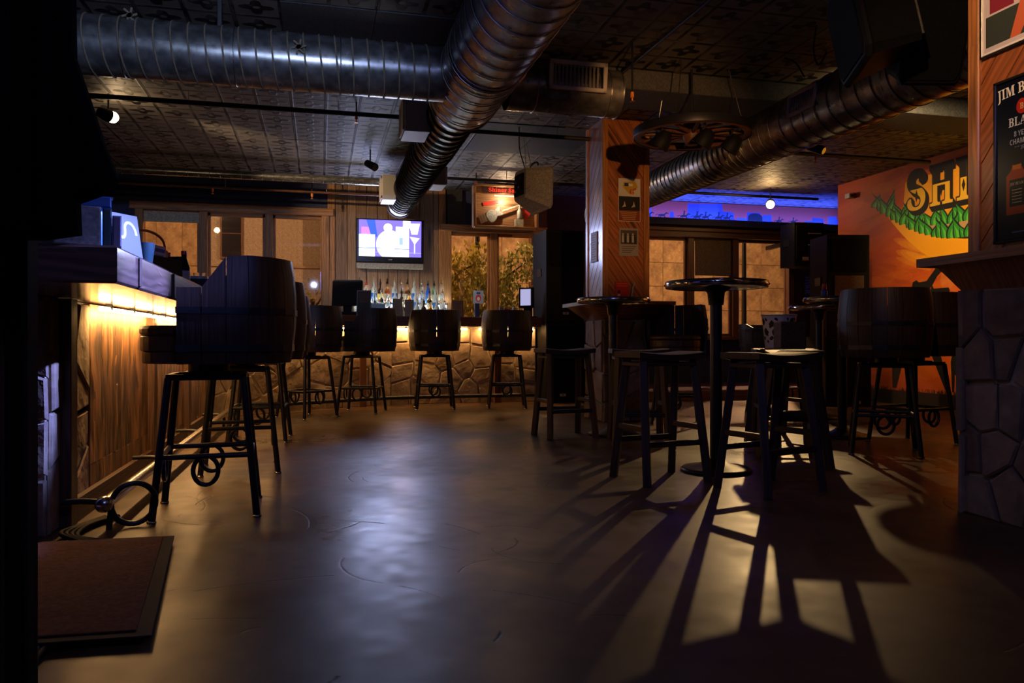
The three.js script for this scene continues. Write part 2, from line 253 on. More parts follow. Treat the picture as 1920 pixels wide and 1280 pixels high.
// ── painted right wall ──
const muralZ0 = -9.27, muralZ1 = -3.27;
const muralTex = canvasTex(2048, 1007, (g, W, Hh) => {
  const X = (z) => (z - muralZ0) / (muralZ1 - muralZ0) * W, Y = (y) => (1 - y / H) * Hh, S = W / (muralZ1 - muralZ0);
  g.fillStyle = '#c4510f'; g.fillRect(0, 0, W, Hh);
  // airbrushed sunset paint, built of many overlapping strokes
  const stroke = (z, y, rx, ry, c, a, rot = 0) => { g.save(); g.globalAlpha = a; g.fillStyle = c; g.translate(X(z), Y(y)); g.rotate(rot); g.beginPath(); g.ellipse(0, 0, rx * S, ry * S, 0, 0, 7); g.fill(); g.restore(); };
  for (let i = 0; i < 420; i++) { const z = rr(-9.3, -3.3), y = rr(0.2, 2.95); stroke(z, y, rr(0.15, 0.5), rr(0.02, 0.09), ['#a83a0c', '#d8680f', '#b8480e', '#e07f1c', '#8c2c0c'][Math.floor(rnd() * 5)], 0.22, rr(-0.5, 0.3)); }
  for (let i = 0; i < 90; i++) stroke(rr(-7.9, -5), rr(1.65, 2.1), rr(0.15, 0.4), rr(0.03, 0.07), ['#f0a114', '#eb9510', '#f3ac20'][Math.floor(rnd() * 3)], 0.4, 0.35);
  for (let i = 0; i < 70; i++) stroke(rr(-7.9, -6), rr(0.75, 1.5), rr(0.06, 0.2), rr(0.05, 0.2), ['#df7a35', '#e28a4a', '#cf6a2a', '#e6a07a'][Math.floor(rnd() * 4)], 0.28);
  g.fillStyle = '#f2a30f'; g.beginPath(); g.moveTo(X(-8.3), Y(2.36)); g.quadraticCurveTo(X(-7.9), Y(1.9), X(-7.5), Y(1.72)); g.lineTo(X(-5), Y(1.6)); g.lineTo(X(-5), Y(2.1)); g.fill();
  // yellow field behind the lettering
  g.fillStyle = '#dd9417'; g.beginPath(); g.moveTo(X(-8.0), Y(2.74)); g.lineTo(X(-3.4), Y(2.9)); g.lineTo(X(-3.4), Y(2.1)); g.lineTo(X(-7.6), Y(2.2)); g.lineTo(X(-8.05), Y(2.34)); g.fill();
  for (let i = 0; i < 80; i++) stroke(rr(-8, -4), rr(2.25, 2.8), rr(0.03, 0.16), rr(0.02, 0.06), ['#cf6c14', '#e2a01c', '#d8801a'][Math.floor(rnd() * 3)], 0.35, rr(-1, 1));
  // leaf-like green flame band with a tan belly
  g.fillStyle = '#2a1a0a'; g.beginPath(); g.moveTo(X(-8.62), Y(2.76)); g.bezierCurveTo(X(-8.4), Y(2.45), X(-7.9), Y(2.05), X(-7.1), Y(1.93)); g.lineTo(X(-4.6), Y(1.8)); g.lineTo(X(-4.2), Y(2.2)); g.lineTo(X(-7.4), Y(2.22)); g.bezierCurveTo(X(-7.9), Y(2.26), X(-8.3), Y(2.4), X(-8.62), Y(2.76)); g.fill();
  g.fillStyle = '#b98d63'; g.beginPath(); g.moveTo(X(-8.45), Y(2.56)); g.bezierCurveTo(X(-8.25), Y(2.4), X(-7.9), Y(2.1), X(-7.1), Y(1.98)); g.lineTo(X(-4.7), Y(1.86)); g.lineTo(X(-4.3), Y(2.18)); g.lineTo(X(-7.3), Y(2.17)); g.bezierCurveTo(X(-7.8), Y(2.2), X(-8.2), Y(2.34), X(-8.45), Y(2.56)); g.fill();
  const low = (z) => (z < -7.1 ? 2.6 - 0.62 * Math.sin((z + 8.6) / 1.5 * Math.PI / 2) : 1.98 - (z + 7.1) * 0.04), high = (z) => (z < -7.3 ? 2.64 - 0.44 * Math.sin((z + 8.6) / 1.3 * Math.PI / 2) : 2.2);
  for (const upper of [1, 0]) for (let i = 0; i < 52; i++) {
    const z = -8.52 + i * 0.082 + rr(-0.015, 0.015), b = upper ? high(z) - 0.05 : low(z) - 0.01, h = rr(0.12, 0.24) * clamp((z + 8.75) * 2.2, 0.35, 1), w = rr(0.035, 0.055), q = i % 3 ? -1 : 1;
    for (const [c, k] of [['#0c2610', 1.35], ['#2f8f2c', 1], ['#5fbf42', 0.38]]) { const W2 = w * k, h2 = h * (0.6 + 0.4 * k); g.fillStyle = c; g.beginPath(); g.moveTo(X(z - W2), Y(b - 0.02)); g.bezierCurveTo(X(z - W2 * 1.7), Y(b + h2 * 0.35), X(z + q * 0.02 - W2 * 0.3), Y(b + h2 * 0.55), X(z + q * 0.09), Y(b + h2)); g.bezierCurveTo(X(z + q * 0.05 + W2 * 0.5), Y(b + h2 * 0.6), X(z + W2 * 1.7), Y(b + h2 * 0.35), X(z + W2), Y(b - 0.02)); g.closePath(); g.fill(); }
  }
  // big slab letters with a black drop edge
  const letters = 'SHINER'; let z = -7.99; const wd = { S: 0.34, H: 0.36, I: 0.22, N: 0.42, E: 0.36, R: 0.42 };
  for (const ch of letters) {
    const w0 = wd[ch] * S, h0 = 0.47 * S; g.save(); g.translate(X(z), Y(2.37)); g.font = 'bold 200px serif'; const m = g.measureText(ch).width; g.scale(w0 / m, h0 / 142);
    g.lineJoin = 'miter'; for (let k = 16; k >= 0; k--) { g.fillStyle = '#120c08'; g.strokeStyle = '#120c08'; g.lineWidth = 10; g.fillText(ch, k, k * 0.9); if (k % 4 === 0) g.strokeText(ch, k, k * 0.9); }
    g.fillStyle = '#d9a427'; g.fillText(ch, 0, 0);
    g.save(); g.beginPath(); g.rect(-10, -160, 300, 84); g.clip(); g.fillStyle = '#17110b'; g.fillText(ch, 0, 0); g.restore();
    g.fillStyle = '#17110b'; g.beginPath(); g.moveTo(m / 2 - 9, -50); g.lineTo(m / 2, -72); g.lineTo(m / 2 + 9, -50); g.lineTo(m / 2, -28); g.fill(); g.restore(); z += wd[ch] + 0.03;
  }
  // bull and rider in black
  g.fillStyle = '#0c0806';
  const poly = (pts) => { g.beginPath(); pts.forEach(([a, b], i) => (i ? g.lineTo(X(a), Y(b)) : g.moveTo(X(a), Y(b)))); g.fill(); };
  poly([[-8.0, 1.2], [-7.95, 1.36], [-7.9, 1.42], [-7.88, 1.5], [-7.82, 1.52], [-7.78, 1.49], [-7.66, 1.5], [-7.52, 1.64], [-7.42, 1.7], [-7.36, 1.69], [-7.4, 1.62], [-7.5, 1.54], [-7.58, 1.43], [-7.66, 1.38], [-7.7, 1.34], [-7.74, 1.2]]);
  poly([[-7.72, 1.1], [-7.68, 1.28], [-7.6, 1.38], [-7.58, 1.45], [-7.55, 1.4], [-7.42, 1.4], [-7.33, 1.4], [-7.31, 1.36], [-7.34, 1.33], [-7.31, 1.29], [-7.38, 1.25], [-7.42, 1.16], [-7.44, 1.0], [-7.5, 0.85], [-8.1, 0.9], [-8.2, 1.1]]);
  poly([[-8.2, 1.1], [-7.5, 0.9], [-7.44, 0.6], [-7.3, 0.2], [-7.37, 0.2], [-7.6, 0.65], [-8.0, 0.65], [-8.15, 0.2], [-8.22, 0.2], [-8.24, 0.8]]);
  // grazing horse
  poly([[-7.28, 0.2], [-7.3, 0.55], [-7.27, 0.66], [-7.2, 0.68], [-7.0, 0.66], [-6.75, 0.68], [-6.62, 0.76], [-6.48, 0.6], [-6.4, 0.36], [-6.46, 0.34], [-6.56, 0.5], [-6.66, 0.48], [-6.7, 0.2], [-6.74, 0.2], [-6.76, 0.44], [-7.0, 0.46], [-7.12, 0.44], [-7.14, 0.2], [-7.18, 0.2], [-7.2, 0.4], [-7.24, 0.4], [-7.25, 0.2]]);
  // grass and dark ground
  g.fillStyle = '#1d0f08'; g.fillRect(0, Y(0.17), W, Hh); for (let i = 0; i < 700; i++) { const a = rr(0, W), b = rr(0.01, 0.05) * S; g.fillRect(a, Y(0.17) - b, 2, b + 4); }
  g.fillStyle = '#161208'; g.fillRect(0, Y(0.06), W, Hh);
});
{
  const w = structure('wall_right', 'orange painted mural wall with black bull rider and slab lettering', 'wall');
  part('wall_core', bx(0.2, H, ZF - muralZ0, [XM + 0.1, H / 2, (ZF + muralZ0) / 2], { r: 0 }), M.ochre, w);
  const g = new THREE.BoxGeometry(muralZ1 - muralZ0, H, 0.006), m = part('mural_paint', g, [M.ochre, M.ochre, M.ochre, M.ochre, printed(muralTex, { roughness: 0.6 }), M.ochre], w); m.position.set(XM - 0.003, H / 2, (muralZ0 + muralZ1) / 2); m.rotation.y = -Math.PI / 2;
  part('wall_return', bx(XR - XM + 0.2, H, 0.15, [(XR + XM) / 2 + 0.1, H / 2, muralZ0 + 0.2], { r: 0 }), M.ochre, w);
  part('wall_side', bx(0.2, H, muralZ0 - ZB, [XR + 0.1, H / 2, (muralZ0 + ZB) / 2], { r: 0 }), M.maroon, w);
}
{ // low platform along the right-hand windows
  const p = structure('trim_1', 'low platform with orange timber edge under the right windows', 'platform');
  let x = 3.4; while (x < XM + 0.4) { const w = Math.min(1.2, XM + 0.5 - x); part('edge_board', bx(w - 0.006, 0.13, 0.04, [x + w / 2, 0.065, -9.28]), M.frame, p); x += 1.2; }
  part('platform_top', bx(XR - 3.4, 0.03, 1.62, [(XR + 3.4) / 2, 0.12, -10.1], { r: 0.003 }), M.maroon, p);
}
// ── windows: frames, mullions, panes ──
function windowUnit(name, label, w, bars, m, sill) {
  const o = structure(name, label, 'window'), z = ZB - 0.05, cy = (w.y0 + w.y1) / 2, cx = (w.x0 + w.x1) / 2, hh = w.y1 - w.y0, ww = w.x1 - w.x0;
  part('head_casing', bx(ww + 0.16, 0.1, 0.16, [cx, w.y1 - 0.02, z + 0.06]), m, o); part('sill', bx(ww + 0.2, 0.05, 0.24, [cx, w.y0 - 0.02, z + 0.08]), sill || m, o);
  for (const s of [0, 1]) part('side_casing', bx(0.1, hh, 0.14, [s ? w.x1 - 0.03 : w.x0 + 0.03, cy, z + 0.05], { grain: 'y' }), m, o);
  const xs = [w.x0 + 0.05, ...bars, w.x1 - 0.05];
  for (const b of bars) part('mullion', bx(0.1, hh, 0.12, [b, cy, z + 0.02], { grain: 'y' }), m, o);
  for (let i = 0; i + 1 < xs.length; i++) {
    const a = xs[i] + (i ? 0.05 : 0), b = xs[i + 1] - (i + 2 < xs.length ? 0.05 : 0);
    for (const s of [0, 1]) { part('sash_stile', bx(0.035, hh - 0.1, 0.05, [s ? b - 0.0175 : a + 0.0175, cy, z], { grain: 'y' }), m, o); part('sash_rail', bx(b - a, 0.045, 0.05, [(a + b) / 2, s ? w.y1 - 0.09 : w.y0 + 0.03, z]), m, o); }
    part('pane', bx(b - a, hh, 0.006, [(a + b) / 2, cy, z - 0.01], { r: 0 }), M.glass, o);
  }
  return o;
}
const w1 = windowUnit('window_1', 'wide street window behind the left bar', WIN[0], [-1.5, -0.67], M.frame);
part('roller_blind', bx(0.72, 0.14, 0.02, [-1.9, 2.42, ZB - 0.0]), M.cream, w1, 'rolled up tan blind');
windowUnit('window_2', 'two light street window with tree outside', WIN[1], [2.45], M.frame);
const w3 = windowUnit('window_3', 'purple lit triple street window under the horse frieze', WIN[2], [5.58, 6.35], M.frameDark, M.frameDark);
part('cardboard_blank', bx(0.62, 0.62, 0.01, [5.98, 2.12, ZB - 0.02]), M.cardboard, w3, 'plain brown board filling upper pane');
{ // horse frieze over the right windows with its lit ledge
  const t = canvasTex(2048, 192, (g, W, Hh) => {
    g.fillStyle = '#b3442c'; g.fillRect(0, 0, W, Hh);
    const mesa = ['#3d4a86', '#34407a', '#495798']; for (let i = 0; i < 20; i++) { const x = i < 9 ? rr(0, 900) : rr(700, 2048), w = rr(50, 190), h = i < 9 ? rr(90, 190) : rr(30, 120); g.fillStyle = mesa[i % 3]; g.beginPath(); g.moveTo(x, Hh); g.lineTo(x + 8, Hh - h); g.lineTo(x + w - 10, Hh - h + rr(-8, 8)); g.lineTo(x + w, Hh); g.fill(); }
    g.fillStyle = '#6a78b8'; g.fillRect(0, Hh - 26, W, 26); g.fillStyle = '#07080c';
    const horse = (x, y, s, rider) => { g.save(); g.translate(x, y); g.scale(s, s); g.beginPath(); g.ellipse(0, -26, 22, 9, -0.08, 0, 7); g.fill(); g.lineWidth = 5; g.strokeStyle = '#07080c'; g.lineCap = 'round'; for (const [a, b] of [[-18, -30], [-13, -6], [14, 30], [18, 12]]) { g.beginPath(); g.moveTo(a, -24); g.lineTo((a + b) / 2 + 2, -12); g.lineTo(b, 0); g.stroke(); } g.lineWidth = 9; g.beginPath(); g.moveTo(18, -30); g.lineTo(31, -44); g.stroke(); g.lineWidth = 7; g.beginPath(); g.moveTo(31, -44); g.lineTo(42, -40); g.stroke(); g.lineWidth = 4; g.beginPath(); g.moveTo(-21, -28); g.quadraticCurveTo(-34, -34, -40, -22); g.stroke(); if (rider) { g.lineWidth = 9; g.beginPath(); g.moveTo(0, -32); g.lineTo(3, -50); g.stroke(); g.beginPath(); g.arc(4, -58, 5, 0, 7); g.fill(); g.fillRect(-5, -64, 18, 3); } g.restore(); };
    [60, 190, 320, 520, 640, 720, 840, 920].forEach((x, i) => horse(x, Hh - 16, 1.35, i > 2)); [1420, 1560].forEach((x) => horse(x, Hh - 14, 1.1, true));
    g.beginPath(); g.ellipse(1190, Hh - 66, 70, 44, 0, Math.PI, 7); g.fill(); g.fillRect(1120, Hh - 66, 140, 34); g.lineWidth = 6; g.strokeStyle = '#07080c'; for (const x of [1150, 1230]) { g.beginPath(); g.arc(x, Hh - 26, 20, 0, 7); g.stroke(); }
  });
  const o = structure('trim_2', 'painted frieze of running horses above a blue lit ledge', 'frieze');
  const x0 = 4.5, x1 = 8.28; sheet('frieze_panel', x1 - x0, 0.3, t, o, [(x0 + x1) / 2, 2.79, ZB + 0.01], 0, 0.015, printed(t, { roughness: 0.7 }));
  part('ledge_shelf', bx(x1 - x0, 0.05, 0.22, [(x0 + x1) / 2, 2.585, ZB + 0.11]), M.frameDark, o); part('ledge_fascia', bx(x1 - x0, 0.1, 0.03, [(x0 + x1) / 2, 2.6, ZB + 0.225]), M.dark, o); part('ledge_moulding', bx(x1 - x0, 0.05, 0.08, [(x0 + x1) / 2, 2.5, ZB + 0.1]), M.frameDark, o);
  const led = thing('led_strip', 'blue glowing light strip lying on the ledge below the horse frieze', 'light strip', [0, 0, 0]);
  part('led_tube', bx(x1 - x0 - 0.1, 0.012, 0.02, [(x0 + x1) / 2, 2.617, ZB + 0.16]), glow(0.05, 0.14, 1, 1.2), led);
  area(led, [(x0 + x1) / 2, 2.63, ZB + 0.16], [(x0 + x1) / 2, 3.5, ZB + 0.1], x1 - x0 - 0.1, 0.03, ...L.ledge);
}

// ───────── the bar ─────────
const plan = (pts, y, h, mat, name, parent, bevel = 0.006, gr = 'x') => { const g = prism(pts.map(([x, z]) => [x, -z]), h, bevel, gr === 'x' ? 'x' : 'y'); g.rotateX(-Math.PI / 2); g.translate(0, y, 0); return part(name, uvBox(g, gr), mat, parent); };
const BASE = [[-1.05, -3.45], [-1.05, -8.0], [-0.9, -8.45], [0.05, -9.2], [0.85, -9.55], [2.72, -9.65]];
{
  const t = thing('bar_worktop', 'thick dark timber bar worktop running down the left and round the back', 'worktop');
  plan([[-0.62, -2.65], [-0.62, -7.9], [-1.45, -7.9], [-1.45, -2.65]], 0.963, 0.12, M.barTop, 'worktop_slab', t, 0.008, 'z');
  plan([[-0.62, -7.904], [-0.55, -8.3], [0.2, -8.95], [0.9, -9.25], [2.72, -9.35], [2.72, -9.95], [0.75, -9.9], [-0.35, -9.45], [-1.35, -8.55], [-1.45, -7.904]], 0.963, 0.12, M.barTopBack, 'worktop_slab', t, 0.006, 'x');
  for (const z of [-2.95, -3.6, -4.9, -6.3]) part('edge_batten', bx(0.012, 0.1, 0.03, [-0.618, 1.023, z]), M.post, t);
}
const segs = BASE.slice(0, -1).map((p, i) => { const q = BASE[i + 1], dx = q[0] - p[0], dz = q[1] - p[1], l = Math.hypot(dx, dz); return { p, q, l, ry: Math.atan2(-dz, dx), n: [-dz / l, dx / l] }; });
{
  const b = thing('bar_cabinet', 'left bar front of rough sawn panels with dark posts', 'bar front');
  const s = segs[0];
  part('core', bx(0.25, 0.96, 4.5, [-1.2, 0.48, -5.72]), M.post, b);
  let z = -3.46; for (const l of [0.5, 1.3, 1.3, 1.3]) { if (l > 0.5) part('front_panel', bx(0.03, 0.93, l - 0.02, [-1.06, 0.49, z - l / 2], { grain: 'y', r: 0.004 }), M.osb, b); else stones(b, l, 0.95, 0.26, M4(-1.075, 0, z, Math.PI / 2), M.stone, 0.024, 0.012); z -= l; if (l > 0.5) part('post', bx(0.07, 0.95, 0.09, [-1.04, 0.475, z]), M.post, b); }
  part('post', bx(0.06, 0.96, 0.09, [-1.04, 0.48, -3.61]), M.post, b); part('kick_board', bx(0.03, 0.1, 4.4, [-1.03, 0.05, -5.8]), M.post, b);
  part('end_backing', bx(1.6, 0.96, 0.1, [-1.87, 0.48, -3.5]), M.mortar, b);
  stones(b, 1.54, 0.95, 0.26, M4(-2.6, 0, -3.45), M.stone, 0.024, 0.012);
}
{
  const b = thing('stone_bar', 'back bar front faced with irregular flagstones and pale mortar', 'bar front');
  for (const s of segs.slice(1)) {
    const core = part('mortar_backing', bx(s.l + 0.02, 0.96, 0.16, [s.l / 2, 0.48, -0.08]), M.mortar, b); core.applyMatrix4(M4(s.p[0], 0, s.p[1], s.ry));
    stones(b, s.l, 0.95, 0.27, M4(s.p[0], 0, s.p[1], s.ry), M.stone, 0.012, 0.022);
  }
  part('post', bx(0.09, 0.96, 0.08, [2.2, 0.48, -9.57]), M.frameDark, b); part('post', bx(0.08, 0.96, 0.08, [0.5, 0.48, -9.35]), M.frameDark, b);
}
// glowing rope lights under the overhang, one run after another
function ropeLight(a, b, label) {
  const t = thing('rope_light', label, 'light'), dx = b[0] - a[0], dz = b[1] - a[1], l = Math.hypot(dx, dz), n = [-dz / l, dx / l], y = 0.935;
  const A = [a[0] + n[0] * 0.045, a[1] + n[1] * 0.045], B = [b[0] + n[0] * 0.045, b[1] + n[1] * 0.045];
  part('glowing_tube', bar([A[0], y, A[1]], [B[0], y, B[1]], 0.011), glow(1, 0.66, 0.28, L.ropeGlow), t);
  for (const k of [0.12, 0.5, 0.88]) part('clip', bx(0.03, 0.03, 0.012, [A[0] + (B[0] - A[0]) * k, y + 0.012, A[1] + (B[1] - A[1]) * k]), M.iron, t);
  const mx = (A[0] + B[0]) / 2, mz = (A[1] + B[1]) / 2; area(t, [mx, y - 0.014, mz], [mx - n[0], y - 1, mz - n[1]], l, 0.03, ...L.rope);
}
ropeLight([-1.04, -3.95], [-1.04, -5.2], 'warm rope light under the worktop near the floor mat');
ropeLight([-1.04, -5.3], [-1.04, -6.5], 'warm rope light under the worktop middle of the left bar');
ropeLight([-1.04, -6.6], [-1.04, -7.8], 'warm rope light under the worktop where the left bar meets the stone');
ropeLight([-0.78, -8.52], [-0.02, -9.12], 'warm rope light above the flagstones at the corner stool');
ropeLight([0.12, -9.21], [0.8, -9.5], 'warm rope light above the flagstones below the bottles');
ropeLight([0.92, -9.53], [1.8, -9.58], 'warm rope light above the flagstones below the menu stand');
ropeLight([1.95, -9.58], [2.68, -9.62], 'warm rope light above the flagstones next to the black speakers');
{ // foot rail
  const r = thing('foot_rail', 'steel foot rail tube along the foot of the bar', 'foot rail');
  part('rail_tube', bar([-0.85, 0.12, -3.42], [-0.85, 0.12, -7.9], 0.026, 0.026, 16), M.steel, r);
  part('rail_tube', tube([[-0.85, 0.12, -7.9], [-0.72, 0.11, -8.3], [0.17, 0.1, -9.02], [0.9, 0.1, -9.36], [2.7, 0.1, -9.45]], 0.024, 60, 10), M.iron, r);
  for (const z of [-3.5, -4.75, -6.1, -7.4]) { part('bracket', tube([[-1.03, 0.12, z], [-0.93, 0.12, z], [-0.85, 0.1, z], [-0.85, 0.0, z]], 0.013, 12, 6), M.iron, r); }
  part('end_ring', move(fix(new THREE.TorusGeometry(0.085, 0.012, 8, 28)).rotateY(0.35).scale(1, 1, 1), -0.76, 0.1, -3.52), M.iron, r, 'black iron ring at rail end'); part('end_cap', move(fix(new THREE.SphereGeometry(0.034, 16, 10)), -0.85, 0.12, -3.42), M.steel, r);
}
{ // cables spilling from the end of the rail, and below the mat
  for (let i = 0; i < 4; i++) solo('cable', tube([[-0.86 - i * 0.018, 0.012, -3.7], [-0.93 - i * 0.012, 0.02, -3.5], [-0.93 - i * 0.02, 0.012 + i * 0.004, -3.36], [-0.84 - i * 0.02, 0.01, -3.28], [-0.7 - i * 0.03, 0.01, -3.2 + i * 0.01]], 0.009, 30, 6), M.rubber, 'black cable looping out beside the foot rail end', 'cable', 'cables by the foot rail');
  for (let i = 0; i < 4; i++) solo('cable', tube([[-0.74 + i * 0.03, 0.011, -2.3], [-0.735 + i * 0.022, 0.012, -2.1], [-0.72 + i * 0.03, 0.011, -1.9], [-0.7 + i * 0.02, 0.011, -1.5]], 0.009, 20, 6), i % 2 ? M.rubber : M.greyPlastic, 'cable running out from under the red brown mat', 'cable', 'cables under the floor mat');
}
{
  const m = thing('floor_mat', 'red brown floor mat with black rubber border', 'mat');
  plan([[-0.42, -2.14], [-0.55, -3.22], [-1.7, -3.28], [-1.6, -2.2]], 0.019, 0.006, M.rubber, 'rubber_border', m, 0.002); plan([[-0.465, -2.18], [-0.585, -3.19], [-1.68, -3.25], [-1.58, -2.24]], 0.0245, 0.005, M.mat, 'carpet_pile', m, 0.002);
}

// ───────── barrel swivel stools ─────────
const stavePath = (() => {                      // U shape in plan: half circle at the back (-z), straight arms to the front
  const R = 0.262, arm = 0.2, list = [], n = 10;
  for (let i = 0; i < 2; i++) list.push({ x: -R, z: arm - i * 0.1, nx: -1, nz: 0, x2: -R, z2: arm - (i + 1) * 0.1, nx2: -1, nz2: 0 });
  for (let i = 0; i < n; i++) { const a = Math.PI + i / n * Math.PI, b = Math.PI + (i + 1) / n * Math.PI; list.push({ x: R * Math.cos(a), z: R * Math.sin(a), nx: Math.cos(a), nz: Math.sin(a), x2: R * Math.cos(b), z2: R * Math.sin(b), nx2: Math.cos(b), nz2: Math.sin(b) }); }
  for (let i = 0; i < 2; i++) list.push({ x: R, z: i * 0.1, nx: 1, nz: 0, x2: R, z2: (i + 1) * 0.1, nx2: 1, nz2: 0 });
  return list;
})();
const bulge = (y) => 0.03 * (1 - ((y - 0.92) / 0.27) ** 2) - 0.012;
const topAt = (z, low) => low ? 0.93 + 0.04 * (z < 0 ? 1 : 0) : 0.995 + 0.145 * sstep(0.11, -0.02, z);
function staveGeo(s, low) {
  const N = 6, th = 0.022, pos = [], nor = [], y0 = 0.672;
  const at = (i, e, k) => {                     // row, side, outer or inner face
    const [x, z, nx, nz] = e ? [s.x2, s.z2, s.nx2, s.nz2] : [s.x, s.z, s.nx, s.nz], g = 0.02 * (e ? -1 : 1), y = y0 + (topAt(z, low) - y0) * i / N, b = bulge(y) + (k ? 0 : th);
    return { p: [x + (s.x2 - s.x) * g + nx * b, y, z + (s.z2 - s.z) * g + nz * b], n: [nx * (k ? -1 : 1), 0.9 * (y - 0.92) * (k ? -1 : 1), nz * (k ? -1 : 1)] };
  };
  const quad = (q, flat) => { for (const j of [0, 1, 2, 0, 2, 3]) { pos.push(...q[j].p); nor.push(...(flat || q[j].n)); } };
  const sx = s.x2 - s.x, sz = s.z2 - s.z, l = Math.hypot(sx, sz), side = [sx / l, 0, sz / l];
  for (let i = 0; i < N; i++) { quad([at(i, 0, 0), at(i + 1, 0, 0), at(i + 1, 1, 0), at(i, 1, 0)]); quad([at(i, 0, 1), at(i, 1, 1), at(i + 1, 1, 1), at(i + 1, 0, 1)]); quad([at(i, 0, 1), at(i + 1, 0, 1), at(i + 1, 0, 0), at(i, 0, 0)], side.map((v) => -v)); quad([at(i, 1, 0), at(i + 1, 1, 0), at(i + 1, 1, 1), at(i, 1, 1)], side); }
  quad([at(N, 0, 0), at(N, 0, 1), at(N, 1, 1), at(N, 1, 0)], [0, 1, 0]); quad([at(0, 0, 1), at(0, 0, 0), at(0, 1, 0), at(0, 1, 1)], [0, -1, 0]);
  const g = new THREE.BufferGeometry(); g.setAttribute('position', new THREE.Float32BufferAttribute(pos, 3)); g.setAttribute('normal', new THREE.Float32BufferAttribute(nor, 3)); return uvBox(g, 'y', [rnd() * 3, rnd() * 3]);
}
function hoopGeo(y, h) { const pts = [], b = bulge(y) + 0.024; for (const s of stavePath) pts.push([s.x + s.nx * b, s.z + s.nz * b]); const e = stavePath[stavePath.length - 1]; pts.push([e.x2 + e.nx2 * b, e.z2 + e.nz2 * b]); const out = []; for (let i = 0; i + 1 < pts.length; i++) { const [x, z] = pts[i], [x2, z2] = pts[i + 1]; const l = Math.hypot(x2 - x, z2 - z), g = new THREE.BoxGeometry(l + 0.004, h, 0.004); g.rotateY(Math.atan2(-(z2 - z), x2 - x)); out.push(g.translate((x + x2) / 2, y, (z + z2) / 2)); } return merge(out); }
const dShape = (w, back, front, r) => { const s = []; for (let i = 0; i <= 12; i++) { const a = Math.PI + i / 12 * Math.PI; s.push([w * Math.cos(a), back * Math.sin(a)]); } for (let i = 0; i <= 12; i++) { const a = i / 12 * Math.PI; s.push([w * r * Math.cos(a), front * Math.sin(a) * 0.5 + front * 0.5]); } return s; };
function barrelStool(name, label, low, base = 'iron') {
  const t = thing(name, label, 'bar stool');
  for (const s of stavePath) part('stave', staveGeo(s, low).translate(0, 0, -0.09), M.stave[Math.floor(rnd() * 3)], t);
  part('hoop', hoopGeo(0.74, 0.032).translate(0, 0, -0.09), M.iron, t); part('hoop', hoopGeo(0.9, 0.028).translate(0, 0, -0.09), M.iron, t);
  const lay = (y, h, w, f, bev, m, n) => { const g = prism(dShape(w, w, f, 0.97).map(([x, z]) => [x, -z]), h, bev, 'x'); g.rotateX(-Math.PI / 2); return part(n, uvBox(g.translate(0, y, -0.09), 'x'), m, t); };
  lay(0.672, 0.055, 0.24, 0.37, 0.006, M.seat, 'seat_base'); lay(0.727, 0.065, 0.244, 0.378, 0.004, M.seat, 'seat_board'); lay(0.792, 0.045, 0.246, 0.382, 0.014, M.seat, 'seat_cushion');
  part('swivel', merge([bar([0, 0.628, 0], [0, 0.674, 0], 0.09, 0.09, 20), bx(0.2, 0.02, 0.2, [0, 0.624, 0])]), M.iron, t);
  const a = 0.155, f = 0.215, lg = (sx, sz, k) => [sx * (a + (f - a) * k), 0.615 * (1 - k), sz * (a + (f - a) * k)];
  part('top_frame', merge([[-1, -1, 1, -1], [1, -1, 1, 1], [1, 1, -1, 1], [-1, 1, -1, -1]].map(([p, q, r, s]) => beam([p * a, 0.612, q * a], [r * a, 0.612, s * a], 0.026))), M.iron, t);
  for (const [sx, sz] of [[-1, -1], [1, -1], [1, 1], [-1, 1]]) { const l = part('leg', bar(lg(sx, sz, 0.01), lg(sx, sz, 0.985), 0.0165), M.iron, t); part('glide', move(lathe([[0, 0], [0.02, 0], [0.02, 0.008], [0.008, 0.014]], 12), sx * f, 0, sz * f), M.steel, l); }
  const k = 0.56, c = a + (f - a) * k, y = 0.615 * (1 - k);
  for (const [p, q, r, s] of [[-1, -1, 1, -1], [1, -1, 1, 1], [1, 1, -1, 1], [-1, 1, -1, -1]]) {
    const fr = part('foot_bar', bar([p * c, y, q * c], [r * c, y, s * c], 0.012), M.iron, t), mx = (p + r) / 2 * c, mz = (q + s) / 2 * c, along = p !== r;
    const pts = []; for (let i = 0; i <= 12; i++) { const an = -0.36 * Math.PI + i / 12 * 1.72 * Math.PI, u = 0.052 * Math.cos(an), v = -0.062 - 0.062 * Math.sin(an); pts.push(along ? [mx + u, y + v, mz] : [mx, y + v, mz + u]); }
    part('horseshoe', tube(pts, 0.0105, 20, 7), M.iron, fr);
  }
  return t;
}
const stool0 = barrelStool('barrel_stool', 'barrel bar stool with high back nearest the floor mat', false);
stool0.position.set(-0.5, 0, -3.8); stool0.rotation.y = -Math.PI / 2 + 0.06; stool0.scale.y = 1.015;
const BS = [[-0.47, -4.95, -1.5, 'barrel bar stool second along the left bar from the floor mat'], [-0.46, -6.4, -1.62, 'barrel bar stool third along the left bar from the floor mat'],
  [-0.13, -8.22, Math.PI + 0.72, 'barrel bar stool at the bend of the bar, turned cornerwise'], [0.45, -8.66, -1.9, 'barrel bar stool turned sideways in front of the register screen'],
  [1.3, -8.94, Math.PI - 0.08, 'barrel bar stool with back turned, in front of the lit liquor bottles'], [2.15, -8.86, Math.PI - 0.2, 'barrel bar stool with back turned, next to the black speaker tower'],
  [3.28, -6.72, -0.45, 'barrel bar stool facing out beside the central column'], [3.86, -4.62, 2.5, 'barrel bar stool with back turned beside the mural wall table'], [4.43, -5.0, 3.3, 'barrel bar stool silhouetted against the orange mural']];
for (const [x, z, a, l] of BS) copy(stool0, [x, 0, z], a, l).scale.y = 1;
